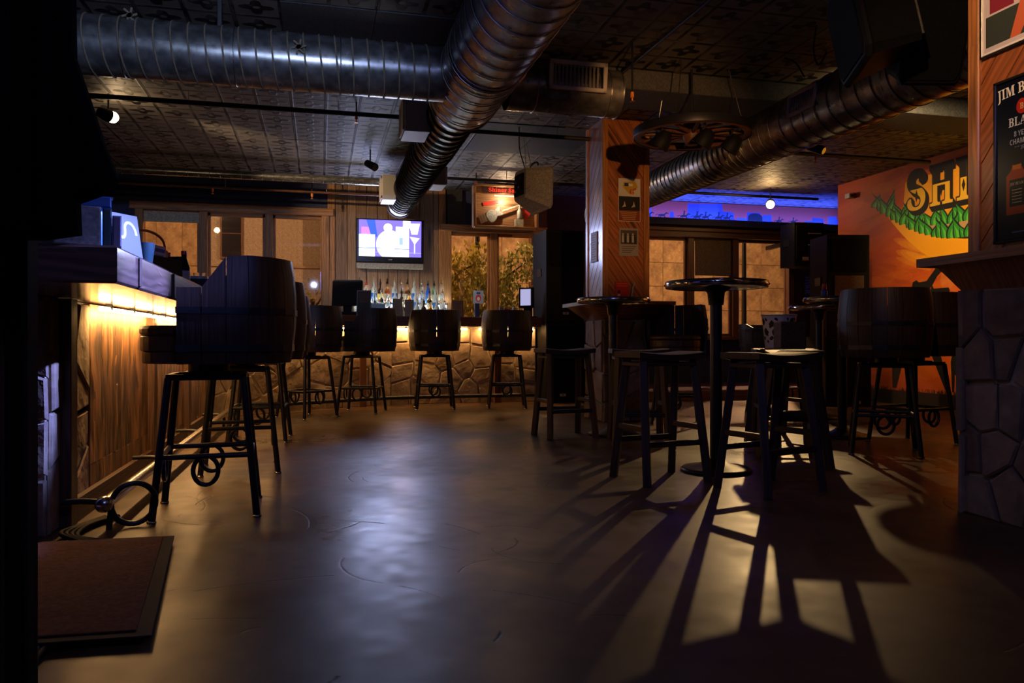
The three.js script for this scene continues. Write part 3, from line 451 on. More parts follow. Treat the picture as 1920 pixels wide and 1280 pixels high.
const low0 = barrelStool('low_barrel_stool', 'low backed barrel stool behind the cow print bucket', true); low0.position.set(4.85, 0, -7.5); low0.rotation.y = 0.5;

// ───────── saddle stools and pub tables ─────────
function saddleStool(name, label) {
  const t = thing(name, label, 'stool'), w = 0.44, d = 0.27;
  let g = new THREE.BoxGeometry(w, 0.042, d, 16, 1, 8); { const p = g.attributes.position; for (let i = 0; i < p.count; i++) { const x = p.getX(i), z = p.getZ(i), e = Math.min(w / 2 - Math.abs(x), d / 2 - Math.abs(z)); p.setY(i, p.getY(i) + 0.016 * (2 * x / w) ** 2 - 0.008 - (p.getY(i) > 0 ? 0.006 : -0.004) * (e < 0.001 ? 1 : 0)); } g.computeVertexNormals(); }
  part('seat', uvBox(g.translate(0, 0.7, 0), 'x'), M.stool, t);
  const tx = 0.165, tz = 0.085, fx = 0.2, fz = 0.175, L2 = (sx, sz, y) => { const k = 1 - y / 0.69; return [sx * (tx + (fx - tx) * k), y, sz * (tz + (fz - tz) * k)]; };
  for (const [sx, sz] of [[-1, -1], [1, -1], [1, 1], [-1, 1]]) { const l = part('leg', beam(L2(sx, sz, 0.69), L2(sx, sz, 0), 0.042, 0.042), M.stool, t); part('bolt', move(fix(new THREE.SphereGeometry(0.006, 8, 6)), sx * (tx + 0.022), 0.648, sz * (tz + 0.004)), M.iron, l); }
  for (const s of [-1, 1]) { part('apron', beam(L2(-1, s, 0.655), L2(1, s, 0.655), 0.022, 0.055), M.stool, t); part('apron', beam(L2(s, -1, 0.655), L2(s, 1, 0.655), 0.055, 0.022), M.stool, t); part('stretcher', beam(L2(-1, s, 0.22), L2(1, s, 0.22), 0.03, 0.03), M.stool, t); part('stretcher', beam(L2(s, -1, 0.3), L2(s, 1, 0.3), 0.03, 0.03), M.stool, t); }
  return t;
}
const sq0 = saddleStool('saddle_stool', 'dark wooden saddle stool with pale lit end between the tables'); sq0.position.set(1.87, 0, -4.02); sq0.rotation.y = 0.16;
for (const [x, z, a, l] of [[2.3, -3.6, 0.26, 'dark wooden saddle stool with round bolts in front of the round pub table'], [1.95, -6.02, 0.1, 'dark wooden saddle stool left of the stone based column, near the speaker'], [2.4, -5.55, -0.25, 'dark wooden saddle stool tucked under the table at the column'],
  [3.62, -5.5, 0.2, 'dark wooden saddle stool carrying the cow print bucket'], [2.95, -4.35, 1.2, 'dark wooden saddle stool behind the round pub table'], [3.35, -5.05, -0.4, 'dark wooden saddle stool between bucket and barrel stool']]) copy(sq0, [x, 0, z], a, l);
function pubTable(label) {
  const t = thing('pub_table', label, 'table');
  part('table_top', move(lathe([[0, 0], [0.285, 0], [0.285, 0.03], [0.0, 0.03]], 48), 0, 1.106, 0), M.blackGloss, t, 'glossy black round top');
  part('metal_rim', move(lathe([[0.284, -0.003], [0.3, -0.002], [0.304, 0.018], [0.3, 0.038], [0.284, 0.037], [0.284, -0.003]], 48), 0, 1.104, 0), M.chrome, t, 'bright metal edge band');
  for (let i = 0; i < 12; i++) { const a = i / 12 * 6.283; part('rivet', move(fix(new THREE.SphereGeometry(0.007, 8, 6)), 0.304 * Math.cos(a), 1.122, 0.304 * Math.sin(a)), M.chrome, t); }
  part('collar', move(lathe([[0.09, 0.106], [0.085, 0.1], [0.052, 0.075], [0.044, 0.0], [0.036, 0.0]], 24), 0, 1.0, 0), M.iron, t); part('pole', bar([0, 0.03, 0], [0, 1.1, 0], 0.036, 0.036, 20), M.iron, t);
  part('base_disc', lathe([[0, 0], [0.205, 0], [0.21, 0.012], [0.195, 0.024], [0.08, 0.045], [0.05, 0.07], [0, 0.07]], 40), M.iron, t); return t;
}
const tb0 = pubTable('tall round pub table with bright metal rim standing before the right windows'); tb0.position.set(2.32, 0, -4.2);
for (const [x, z, l] of [[2.38, -6.03, 'tall round pub table standing close in front of the column shelf'], [4.16, -5.46, 'tall round pub table with red bottle, near the mural wall'], [4.95, -6.85, 'tall round pub table behind the cow print bucket']]) copy(tb0, [x, 0, z], 0, l);
{ const b = thing('squeeze_bottle', 'small red capped bottle on the table near the mural wall', 'bottle', [4.02, 1.142, -5.5]); part('bottle_body', lathe([[0, 0], [0.025, 0], [0.025, 0.05], [0.012, 0.07], [0, 0.07]], 14), M.blue, b); part('bottle_cap', lathe([[0.0, 0.07], [0.02, 0.07], [0.014, 0.11], [0, 0.115]], 14), M.red, b); }
{ // cow print bucket and carton
  const t = canvasTex(512, 256, (g, W, h) => { g.fillStyle = '#e9e7ea'; g.fillRect(0, 0, W, h); g.fillStyle = '#0b0b10'; const blob = (x, y, a, b, r) => { g.save(); g.translate(x, y); g.rotate(r); g.beginPath(); for (let i = 0; i < 16; i++) { const q = i / 16 * 6.283, k = 0.75 + 0.4 * hash(i, Math.floor(x), 7); g.lineTo(Math.cos(q) * a * k, Math.sin(q) * b * k); } g.fill(); g.restore(); };
    for (let i = 0; i < 9; i++) { const x = i * 58 + 20; blob(x, 50 + (i % 3) * 22, 15, 28, 0.2); blob(x + 26, 34, 8, 14, -0.3); blob(x + 20, 128 + (i % 2) * 16, 16, 34, -0.25); blob(x - 4, 176, 12, 18, 0.6); blob(x + 28, 200, 7, 13, 0); } });
  const b = thing('cow_print_bucket', 'white bucket with black cow spots standing on a saddle stool', 'bucket', [3.6, 0.722, -5.5]);
  const g = new THREE.CylinderGeometry(0.135, 0.105, 0.27, 36, 1, true); part('bucket_wall', g.translate(0, 0.135, 0), printed(t, { side: THREE.DoubleSide, roughness: 0.5 }), b); part('bucket_base', bar([0, 0, 0], [0, 0.01, 0], 0.105, 0.105, 30), M.white, b); part('bucket_rim', move(fix(new THREE.TorusGeometry(0.136, 0.006, 8, 36)).rotateX(Math.PI / 2), 0, 0.27, 0), M.white, b);
  const c = thing('carton', 'plain dark cardboard carton on a saddle stool beside the bucket', 'box', [3.4, 0.722, -5.06], -0.15); part('carton_body', bx(0.19, 0.2, 0.13, [0, 0.1, 0]), M.cardboard, c); part('carton_flap', bx(0.19, 0.004, 0.06, [0, 0.205, 0.03]), M.cardboard, c);
}

// ───────── cedar columns with stone feet ─────────
function poster(w, h, draw) { return canvasTex(w, h, draw); }
const posterTitle = poster(256, 460, (g, W, h) => { g.fillStyle = '#d8d2c4'; g.fillRect(0, 0, W, h); g.fillStyle = '#c9a21c'; g.beginPath(); g.moveTo(60, 40); g.lineTo(200, 30); g.lineTo(225, 90); g.lineTo(140, 170); g.lineTo(120, 160); g.lineTo(50, 90); g.fill(); g.fillStyle = '#1c2c6c'; g.fillRect(70, 50, 45, 34); g.fillStyle = '#e8e6df'; g.fillRect(122, 54, 44, 28); g.fillStyle = '#c8210f'; g.font = 'bold 76px serif'; g.fillText('G', 128, 168); g.fillRect(178, 104, 30, 14); g.fillStyle = '#17110e'; g.fillRect(6, 192, W - 12, 150); g.fillStyle = '#c9b9a2'; for (const x of [64, 172]) { g.beginPath(); g.moveTo(x - 24, 310); g.lineTo(x + 24, 300); g.lineTo(x + 6, 240); g.lineTo(x, 280); g.fill(); } g.fillStyle = '#8c3a20'; g.fillRect(6, 342, W - 12, 112); g.fillStyle = '#c79a5c'; for (let i = 0; i < 5; i++) g.fillRect(16 + i * 9, 356 + i * 19, 200 - i * 14, 8); });
const posterBand = poster(256, 340, (g, W, h) => { g.fillStyle = '#9b9184'; g.fillRect(0, 0, W, h); g.fillStyle = '#4d453c'; g.fillRect(18, 26, W - 36, 170); for (let i = 0; i < 6; i++) { g.fillStyle = i % 2 ? '#1d1a17' : '#b9b1a5'; g.beginPath(); g.arc(48 + i * 33, 74 + (i % 2) * 14, 12, 0, 7); g.fill(); g.fillRect(34 + i * 33, 90 + (i % 2) * 14, 28, 84); } g.fillStyle = '#5b5148'; for (let i = 0; i < 4; i++) g.fillRect(34, 222 + i * 24, W - 68 - i * 22, 9); });
const flyerRed = poster(128, 192, (g, W, h) => { g.fillStyle = '#c01a12'; g.fillRect(0, 0, W, h); g.fillStyle = '#e05a4a'; g.fillRect(6, 14, W - 12, 8); g.fillRect(6, 36, W - 12, 8); g.fillStyle = '#241008'; g.fillRect(22, 84, 26, 90); g.fillStyle = '#d8cfc0'; g.fillRect(22, 118, 26, 30); });
const flyerPale = poster(128, 340, (g, W, h) => { g.fillStyle = '#b4b2b8'; g.fillRect(0, 0, W, h); g.strokeStyle = '#4a4a62'; g.lineWidth = 4; g.strokeRect(8, 8, W - 16, h - 16); g.fillStyle = '#5a5a78'; for (let i = 0; i < 11; i++) g.fillRect(24, 30 + i * 27, 80 - (i % 3) * 14, 7); });
const COLX = 2.66, COLZ = -7.0, CW = 0.47;      // near left corner and width
{
  const c = structure('trim_3', 'cedar boarded column on a flagstone foot', 'column');
  const cx = COLX + CW / 2, cz = COLZ - CW / 2;
  part('core', bx(CW - 0.04, H, CW - 0.04, [cx, H / 2, cz], { r: 0 }), M.frameDark, c);
  diagonal(c, CW - 0.1, H - 1.17, 0.1, -0.95, M4(COLX + 0.05, 1.17, COLZ - 0.02), M.cedar); diagonal(c, CW - 0.1, H - 1.17, 0.1, 0.95, M4(COLX + 0.02, 1.17, COLZ - CW + 0.05, -Math.PI / 2), M.cedar);
  diagonal(c, CW - 0.1, H - 1.17, 0.1, 0.95, M4(COLX + CW - 0.02, 1.17, COLZ - 0.05, Math.PI / 2), M.cedar);
  for (const [x, z] of [[0.02, -0.02], [CW - 0.02, -0.02], [0.02, 0.02 - CW], [CW - 0.02, 0.02 - CW]]) part('corner_trim', bx(0.06, H - 1.17, 0.06, [COLX + x, 1.17 + (H - 1.17) / 2, COLZ + z], { grain: 'y' }), M.cedarTrim, c);
  part('mortar_core', bx(CW - 0.02, 1.0, CW - 0.02, [cx, 0.5, cz], { r: 0 }), M.mortar, c);
  stones(c, CW, 0.99, 0.26, M4(COLX, 0, COLZ - 0.01), M.stone, 0.03); stones(c, CW, 0.99, 0.26, M4(COLX + 0.01, 0, COLZ - CW, -Math.PI / 2), M.stone, 0.03); stones(c, CW, 0.99, 0.26, M4(COLX + CW - 0.01, 0, COLZ, Math.PI / 2), M.stone, 0.03);
  const o = 0.2; part('shelf', bx(CW + 2 * o, 0.035, CW + 2 * o, [cx, 1.15, cz]), M.cedar[1], c);
  const corb = new THREE.CylinderGeometry((CW + 2 * o - 0.08) / Math.SQRT2, (CW + 0.02) / Math.SQRT2, 0.14, 4, 1); part('corbel', uvBox(fix(corb.rotateY(Math.PI / 4)), 'x').translate(cx, 1.0625, cz), M.cedar[1], c);
  const p = thing('column_poster', 'tall poster with yellow and red emblem above a dark photograph on the column', 'poster', [COLX + 0.27, 2.16, COLZ + 0.004]); sheet('poster_sheet', 0.23, 0.42, posterTitle, p, [0, 0, 0]);
  const q = thing('column_poster', 'faded grey band photograph poster below the emblem poster', 'poster', [COLX + 0.265, 1.75, COLZ + 0.004]); sheet('poster_sheet', 0.2, 0.27, posterBand, q, [0, 0, 0]);
  const r = thing('counter_flyer', 'small red bottle flyer standing on the column shelf', 'flyer', [COLX + 0.18, 1.1675, COLZ + 0.03]); sheet('flyer_sheet', 0.13, 0.19, flyerRed, r, [0, 0.096, 0]);
  const s = thing('wall_flyer', 'narrow pale flyer taped on the blue lit side of the column', 'flyer', [COLX - 0.006, 1.72, COLZ - 0.24]); sheet('flyer_sheet', 0.17, 0.3, flyerPale, s, [0, 0, 0], -Math.PI / 2);
  const k = thing('plastic_knife', 'pale plastic picker leaning on the column shelf beside the red flyer', 'cutlery', [COLX + 0.25, 1.1675, COLZ + 0.09]); part('blade', tube([[0, 0, 0], [0.015, 0.08, 0], [0.03, 0.14, -0.02], [0.05, 0.18, -0.03]], 0.007, 12, 6), M.white, k);
  const tr = thing('serving_tray', 'dark tray lying on the column shelf', 'tray', [cx, 1.1675, COLZ + 0.12]); part('tray_plate', lathe([[0, 0], [0.16, 0], [0.17, 0.016], [0.165, 0.016], [0.155, 0.004], [0, 0.004]], 28), M.blackGloss, tr);
}
const bourbonTex = canvasTex(512, 1024, (g, W, h) => {
  g.fillStyle = '#0b1020'; g.fillRect(0, 0, W, h); g.textAlign = 'center'; g.fillStyle = '#e8e4dc'; g.save(); g.translate(256, 122); g.rotate(-0.06); g.font = 'bold 92px serif'; g.fillText('JIM BEAM', 0, -20); g.restore();
  g.fillStyle = '#a82a1c'; g.beginPath(); g.arc(240, 190, 48, 0, 7); g.fill(); g.fillStyle = '#d8b080'; g.font = 'bold 52px serif'; g.fillText('B', 240, 208);
  g.fillStyle = '#c9ced8'; g.font = 'bold 78px serif'; g.fillText('BLACK', 256, 305); g.font = 'bold 46px sans-serif'; g.fillStyle = '#9aa3b8'; g.fillText('8 YEARS', 256, 372); g.fillText('CHAMPION', 256, 420); g.font = '34px sans-serif'; g.fillText('BOURBON', 256, 460);
  g.save(); g.translate(-60, -60); g.fillStyle = '#9c3c12'; g.beginPath(); g.moveTo(218, 600); g.lineTo(294, 600); g.quadraticCurveTo(300, 650, 352, 670); g.lineTo(352, 920); g.lineTo(160, 920); g.lineTo(160, 670); g.quadraticCurveTo(212, 650, 218, 600); g.fill(); g.fillStyle = '#101014'; g.fillRect(220, 500, 72, 110); g.fillStyle = '#b86a1c'; g.fillRect(218, 610, 76, 30); g.fillStyle = '#14120f'; g.fillRect(190, 700, 132, 170); g.fillStyle = '#b9ab90'; g.font = 'bold 24px serif'; g.fillText('JIM BEAM', 256, 736); for (let i = 0; i < 5; i++) g.fillRect(212, 764 + i * 20, 88, 4); g.restore(); g.fillStyle = '#5c6680'; g.fillRect(150, 968, 212, 8);
});
const collageTex = canvasTex(512, 512, (g, W, h) => { g.fillStyle = '#cfc4cc'; g.fillRect(0, 0, W, h); const q = [['#8c3040', 40, 200, 120, 120], ['#e8e2e0', 30, 20, 180, 150], ['#3d4440', 20, 330, 190, 150], ['#d9c9a0', 330, 60, 160, 200], ['#c99a3c', 340, 250, 90, 120], ['#6a5a70', 240, 330, 130, 160], ['#f2eef0', 380, 20, 120, 160], ['#7a3048', 430, 220, 80, 90]]; for (const [c, x, y, w, hh] of q) { g.fillStyle = c; g.fillRect(x, y, w, hh); } g.fillStyle = '#d06a48'; g.beginPath(); g.moveTo(200, 0); g.lineTo(310, 0); g.lineTo(300, 260); g.lineTo(190, 480); g.lineTo(140, 480); g.lineTo(210, 250); g.fill(); g.strokeStyle = '#eee8ea'; g.lineWidth = 14; g.strokeRect(4, 4, W - 8, h - 8); });
const PX = 2.88, PZ = -2.89, PW = 0.62;         // far left corner; the pillar runs towards +z and +x
{
  const c = structure('trim_4', 'cedar boarded pillar with shelf on a flagstone foot beside the mural', 'column'), cx = PX + PW / 2, cz = PZ + PW / 2;
  part('core', bx(PW - 0.04, H, PW - 0.04, [cx, H / 2, cz], { r: 0 }), M.frameDark, c);
  diagonal(c, PW - 0.1, H - 1.17, 0.11, 0.9, M4(PX + 0.02, 1.17, PZ + 0.05, -Math.PI / 2), M.cedar); diagonal(c, PW - 0.1, H - 1.17, 0.11, 0.9, M4(PX + PW - 0.05, 1.17, PZ + 0.02, Math.PI), M.cedar); diagonal(c, PW - 0.1, H - 1.17, 0.11, 0.9, M4(PX + 0.05, 1.17, PZ + PW - 0.02), M.cedar);
  for (const [x, z] of [[0.02, 0.02], [PW - 0.02, 0.02], [0.02, PW - 0.02], [PW - 0.02, PW - 0.02]]) part('corner_trim', bx(0.06, H - 1.17, 0.06, [PX + x, 1.17 + (H - 1.17) / 2, PZ + z], { grain: 'y' }), M.cedarTrim, c);
  part('mortar_core', bx(PW + 0.02, 1.02, PW + 0.02, [cx, 0.51, cz], { r: 0 }), M.mortar, c);
  stones(c, PW + 0.08, 1.01, 0.19, M4(PX - 0.01, 0, PZ - 0.04, -Math.PI / 2), M.stone, 0.024, 0.012); stones(c, PW + 0.08, 1.01, 0.3, M4(PX + PW + 0.04, 0, PZ, Math.PI), M.stone, 0.04); stones(c, PW + 0.06, 1.01, 0.3, M4(PX - 0.02, 0, PZ + PW), M.stone, 0.04);
  const o = 0.13; part('shelf', bx(PW + 2 * o, 0.04, PW + 2 * o + 0.08, [cx, 1.15, cz - 0.02]), M.cedar[1], c);
  const corb = new THREE.CylinderGeometry((PW + 2 * o - 0.06) / Math.SQRT2, (PW + 0.04) / Math.SQRT2, 0.13, 4, 1); part('corbel', uvBox(fix(corb.rotateY(Math.PI / 4)), 'x').translate(cx, 1.066, cz), M.cedar[1], c);
  const p = thing('bottle_poster', 'framed dark poster of a whiskey bottle on the pillar beside the mural', 'poster', [PX - 0.012, 1.555, PZ + 0.285], -Math.PI / 2);
  part('poster_frame', merge([bx(0.29, 0.014, 0.025, [0, 0.345, 0]), bx(0.29, 0.014, 0.025, [0, -0.345, 0]), bx(0.014, 0.7, 0.025, [-0.138, 0, 0]), bx(0.014, 0.7, 0.025, [0.138, 0, 0])]), M.blackGloss, p); sheet('poster_print', 0.275, 0.69, bourbonTex, p, [0, 0, 0], 0, 0.01, printed(bourbonTex, { roughness: 0.2 }));
  const q = thing('collage_poster', 'pale party photo collage in a thin frame high on the pillar', 'poster', [PX - 0.006, 2.28, PZ + 0.33], -Math.PI / 2); sheet('poster_print', 0.52, 0.46, collageTex, q, [0, 0, 0], 0, 0.008, printed(collageTex, { roughness: 0.25 }));
  part('poster_frame', merge([bx(0.54, 0.012, 0.014, [0, 0.235, 0]), bx(0.54, 0.012, 0.014, [0, -0.235, 0]), bx(0.012, 0.48, 0.014, [-0.265, 0, 0]), bx(0.012, 0.48, 0.014, [0.265, 0, 0])]), M.steel, q);
}

// ───────── ducts ─────────
function ductRun(t, axis, pts, seams) {         // pts: [position along the axis, radius]; seams: [position, radius, tube, material]
  const g = lathe(pts.map(([s, r]) => [r, s]), 40), R = axis.dir === 'x' ? (q) => q.rotateZ(-Math.PI / 2) : (q) => q.rotateX(Math.PI / 2);
  const place = (q) => axis.dir === 'x' ? q.translate(0, axis.y, axis.z) : q.translate(axis.x, axis.y, 0);
  const u = g.attributes.uv, pos = g.attributes.position; for (let i = 0; i < u.count; i++) u.setXY(i, u.getX(i) * 1.2, pos.getY(i));
  part('duct_shell', place(R(g)), M.duct, t);
  for (const [s, r, k, m, tilt] of seams) { const q = fix(new THREE.TorusGeometry(r, k, 5, 32)).rotateX(Math.PI / 2); if (tilt) q.rotateX(tilt * 0.6).rotateZ(tilt); part(m === M.rope ? 'rope_wrap' : 'seam_ring', place(R(q.translate(0, s, 0))), m, t); }
}
function register(parent, w, h, pos, rot, depth = 0.08) {
  const g = part('register_frame', merge([bx(w, 0.03, 0.02, [0, h / 2 - 0.015, 0]), bx(w, 0.03, 0.02, [0, -h / 2 + 0.015, 0]), bx(0.03, h, 0.02, [-w / 2 + 0.015, 0, 0]), bx(0.03, h, 0.02, [w / 2 - 0.015, 0, 0]), bx(w - 0.02, h - 0.02, 0.004, [0, 0, -depth]), bx(w - 0.02, 0.006, depth, [0, h / 2 - 0.01, -depth / 2]), bx(w - 0.02, 0.006, depth, [0, -h / 2 + 0.01, -depth / 2]), bx(0.006, h - 0.02, depth, [-w / 2 + 0.01, 0, -depth / 2]), bx(0.006, h - 0.02, depth, [w / 2 - 0.01, 0, -depth / 2])]), M.register, parent);
  g.position.set(...pos); g.rotation.set(rot[1], rot[0], 0, 'YXZ');
  part('register_dark', bx(w - 0.05, h - 0.05, 0.004, [0, 0, -depth + 0.006]), M.black, g);
  const n = Math.floor((w - 0.06) / 0.028), sg = bx(0.004, h - 0.06, 0.016, [0, 0, 0], { r: 0, rot: [0, 0.5, 0] }); for (let i = 0; i < n; i++) { const s = part('louvre', sg, M.register, g); s.position.set(-w / 2 + 0.045 + i * 0.028, 0, -0.006); }
  return g;
}
{
  const d = thing('air_duct', 'galvanised round duct wound with rope, crossing the room to the left', 'duct');
  const s = []; for (let x = -1.75; x < 0.72; x += 0.098) s.push([x, 0.182, 0.006, M.rope, Math.round(x * 31) % 3 ? 0.05 : 0.1]);
  for (const x of [-1.2, -0.55, 0.1]) s.push([x + 0.03, 0.18, 0.004, M.seam]);
  ductRun(d, { dir: 'x', y: 2.6, z: -5.2 }, [[-3.2, 0.18], [0.82, 0.18]], s);
  for (const [x, a] of [[-1.12, 0.9], [-0.13, 0.15]]) { const q = []; for (let i = 0; i < 6; i++) { const b = i / 6 * 6.283; q.push(bx(0.012, 0.06, 0.003, [Math.cos(b) * 0.016, Math.sin(b) * 0.02, 0], { r: 0, rot: [0, 0, b - 1.2] })); } part('rope_knot', merge(q).translate(x, 2.6 + 0.2 * Math.sin(a), -5.2 + 0.2 * Math.cos(a)), M.rope, d); }
  part('hanger_strap', bx(0.03, 0.3, 0.02, [-0.62, 2.86, -5.2]), M.ductDark, d);
  const e = thing('air_duct', 'galvanised stub duct with white register ending beside the wagon wheel', 'duct');
  ductRun(e, { dir: 'x', y: 2.56, z: -5.2 }, [[1.26, 0.165], [2.08, 0.165], [2.085, 0.15], [2.085, 0]], [[1.45, 0.167, 0.004, M.seam], [1.98, 0.167, 0.004, M.seam], [2.07, 0.167, 0.004, M.seam]]);
  register(e, 0.42, 0.2, [1.72, 2.6, -5.0], [0, 0.12]);
  const z2 = thing('air_duct', 'big galvanised main duct with dark ribs running towards the television', 'duct'), q = [];
  for (let z = -5.5; z < -2; z += 0.17) q.push([z, 0.262, 0.004, M.seam]); for (let z = -7.1; z < -5.85; z += 0.16) q.push([z, 0.196, 0.009, M.ductDark]); for (let z = -10.0; z < -7.15; z += 0.14) q.push([z, 0.192 - (-7.1 - z) * 0.008, 0.01, M.ductDark]); q.push([-4.7, 0.264, 0.008, M.steel], [-5.62, 0.258, 0.006, M.seam], [-10.3, 0.163, 0.008, M.ductDark], [-10.37, 0.16, 0.008, M.ductDark]);
  ductRun(z2, { dir: 'z', x: 1.03, y: 2.6 }, [[-10.75, 0.0], [-10.75, 0.07], [-10.5, 0.075], [-10.42, 0.155], [-7.1, 0.185], [-5.9, 0.19], [-5.62, 0.255], [-1.5, 0.26]], q);
  for (const [x, y, z, w, h] of [[0.76, 2.62, -6.35, 0.2, 0.3], [0.8, 2.62, -9.4, 0.16, 0.3], [1.24, 2.56, -8.3, 0.14, 0.22]]) { const s2 = x < 1 ? -1 : 1; part('side_collar', bx(w, h, 0.34, [x, y, z]), M.register, z2); const rg = register(z2, 0.3, h - 0.04, [x + s2 * (w / 2 + 0.005), y, z], [s2 * Math.PI / 2, 0], 0.03); void rg; }
  const z3 = thing('air_duct', 'galvanised spiral duct slanting past the column towards the mural', 'duct'), r = [];
  for (let z = -8.5; z < -6.0; z += 0.095) r.push([z, 0.184 + (z + 8.6) * 0.0125, 0.005, M.seam]); for (let z = -6.0; z < -3.4; z += 0.15) r.push([z, 0.186 + (z + 8.6) * 0.0125, 0.004, M.seam]);
  ductRun(z3, { dir: 'z', x: 3.75, y: 2.55 }, [[-8.6, 0], [-8.6, 0.18], [-3.2, 0.248]], r);
  register(z3, 0.36, 0.18, [3.53, 2.6, -5.1], [-Math.PI / 2, -0.1]);
  const z4 = thing('small_duct', 'thin bright conduit duct high along the back of the bar', 'duct'), v = []; for (let x = -2.6; x < 0.66; x += 0.12) v.push([x, 0.052, 0.002, M.seam]); ductRun(z4, { dir: 'x', y: 2.79, z: -9.8 }, [[-3.2, 0.05], [0.72, 0.05]], v);
}
// pipes, tracks and sprinklers under the ceiling
{
  const pipe = (label, a, b, r, m = M.ductDark) => { const t = thing('ceiling_pipe', label, 'pipe'); part('pipe_tube', bar(a, b, r), m, t); for (const k of [0.2, 0.5, 0.8]) { const x = a[0] + (b[0] - a[0]) * k, y = a[1] + (b[1] - a[1]) * k, z = a[2] + (b[2] - a[2]) * k; part('hanger', bar([x, y, z], [x, H, z], 0.004, 0.004, 6), M.steel, t); } return t; };
  pipe('black pipe under the ceiling across the left bar', [-3.2, 2.84, -7.1], [1.0, 2.84, -7.1], 0.022); pipe('thin pipe above the left street window', [-3.2, 2.7, -10.2], [0.9, 2.7, -10.2], 0.015, M.frameDark); pipe('black pipe in front of the horse frieze', [3.9, 2.9, -10.0], [7.2, 2.9, -10.0], 0.02); pipe('black pipe above the hanging grey speaker', [1.2, 2.84, -7.4], [6.8, 2.84, -7.4], 0.022); pipe('black pipe over the wagon wheel', [2.27, 2.86, -5.65], [2.36, 2.86, -2.0], 0.012);
  pipe('black pipe along the top of the bar windows', [1.3, 2.86, -9.7], [3.4, 2.86, -9.7], 0.02);
  const spr = (x, y, z, label) => { const t = thing('sprinkler', label, 'sprinkler', [x, y, z]); part('drop_pipe', bar([0, 0.02, 0], [0, H - y, 0], 0.007), M.iron, t); part('nozzle', merge([bar([0, 0.02, 0], [0, -0.02, 0], 0.014), bar([0, -0.02, 0], [0, -0.045, 0], 0.006)]), M.orange, t); part('deflector', bar([0, -0.045, 0], [0, -0.048, 0], 0.02), M.copper, t); };
  spr(0.32, 2.81, -7.1, 'orange sprinkler head on the pipe over the left bar'); spr(-0.1, 2.66, -10.2, 'orange sprinkler head over the left street window'); spr(1.95, 2.83, -9.7, 'orange sprinkler head over the lit guitar sign'); spr(2.2, 2.57, -5.2, 'orange sprinkler head at the capped duct end'); spr(5.3, 2.8, -7.4, 'orange sprinkler head near the mural lettering'); spr(-1.3, 2.67, -10.2, 'orange sprinkler head over the rolled tan blind');
}
// ───────── lamps ─────────
function canLamp(label, pos, target, power, glowK, color, size = 0.035, ang = 1.15) {
  const t = thing('ceiling_spotlight', label, 'lamp', pos), dir = new THREE.Vector3(...target).sub(new THREE.Vector3(...pos)).normalize();
  part('stem', bar([0, 0.02, 0], [0, H - pos[1], 0], 0.008), M.iron, t);
  const q = new THREE.Quaternion().setFromUnitVectors(new THREE.Vector3(0, -1, 0), dir), can = part('lamp_can', lathe([[0.0, 0.09], [size * 0.8, 0.09], [size * 1.1, 0.03], [size * 1.15, -0.01], [size * 1.05, -0.01], [size * 1.02, 0.02], [0, 0.03]], 20).applyQuaternion(q), M.black, t); void can;
  part('bulb', fix(new THREE.SphereGeometry(size, 16, 12)).applyQuaternion(q).translate(dir.x * 0.04, dir.y * 0.04, dir.z * 0.04), glow(color.r, color.g, color.b, glowK), t);
  spot(t, [dir.x * (size + 0.05), dir.y * (size + 0.05), dir.z * (size + 0.05)], [dir.x * 3, dir.y * 3, dir.z * 3], color, power, ang, 0.5, 1.5);
}
canLamp('bright ceiling spotlight in front of the horse frieze', [6.16, 2.72, -9.62], [3.3, 0.0, -5.4], L.spotRear[1], 60, L.spotRear[0], 0.055, 0.26);
canLamp('bright ceiling spotlight above the left end of the bar', [-1.8, 2.76, -7.39], [1.25, 2.3, -10.9], L.spotLeft[1], 40, L.spotLeft[0], 0.05, 0.36);
canLamp('orange ceiling spotlight above the slanting spiral duct', [4.1, 2.8, -5.3], [7, 1.85, -6.7], L.spotMural[1], 40, L.spotMural[0], 0.03, 0.46);
canLamp('warm ceiling spotlight aimed at the cedar column', [1.6, 1.95, -1.6], [2.95, 2.4, -7.0], L.spotColumn[1], 12, L.spotColumn[0], 0.035, 0.24);
canLamp('blue ceiling spotlight aimed at the near end of the bar worktop', [2.2, 2.82, -3.35], [-0.66, 0.93, -3.08], L.blueBar[1], 8, L.blueBar[0], 0.03, 0.15);
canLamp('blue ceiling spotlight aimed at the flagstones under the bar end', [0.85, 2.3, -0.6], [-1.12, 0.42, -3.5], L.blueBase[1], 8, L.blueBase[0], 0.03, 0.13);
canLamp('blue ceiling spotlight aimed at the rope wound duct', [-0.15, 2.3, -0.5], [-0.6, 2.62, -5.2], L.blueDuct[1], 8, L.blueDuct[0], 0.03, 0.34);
canLamp('warm ceiling spotlight aimed at the cedar pillar', [1.5, 2.74, -2.0], [2.9, 2.3, -2.6], L.spotPillar[1], 12, L.spotPillar[0], 0.03, 0.55);
{ // unlit heads
  const head = (label, x, y, z) => { const t = thing('stage_light', label, 'lamp', [x, y, z]); part('stem', bar([0, 0, 0], [0, H - y, 0], 0.008), M.iron, t); part('can', bar([0.05, -0.05, 0.08], [-0.03, 0.02, -0.05], 0.045, 0.04, 14), M.black, t); part('lens', bar([0.052, -0.052, 0.083], [0.05, -0.05, 0.08], 0.038, 0.038, 14), M.chrome, t); };
  head('small unlit black spotlight beside the ribbed duct', 0.55, 2.78, -8.8); head('small unlit spotlight under the blue lit ceiling', 5.0, 2.8, -7.0);
}
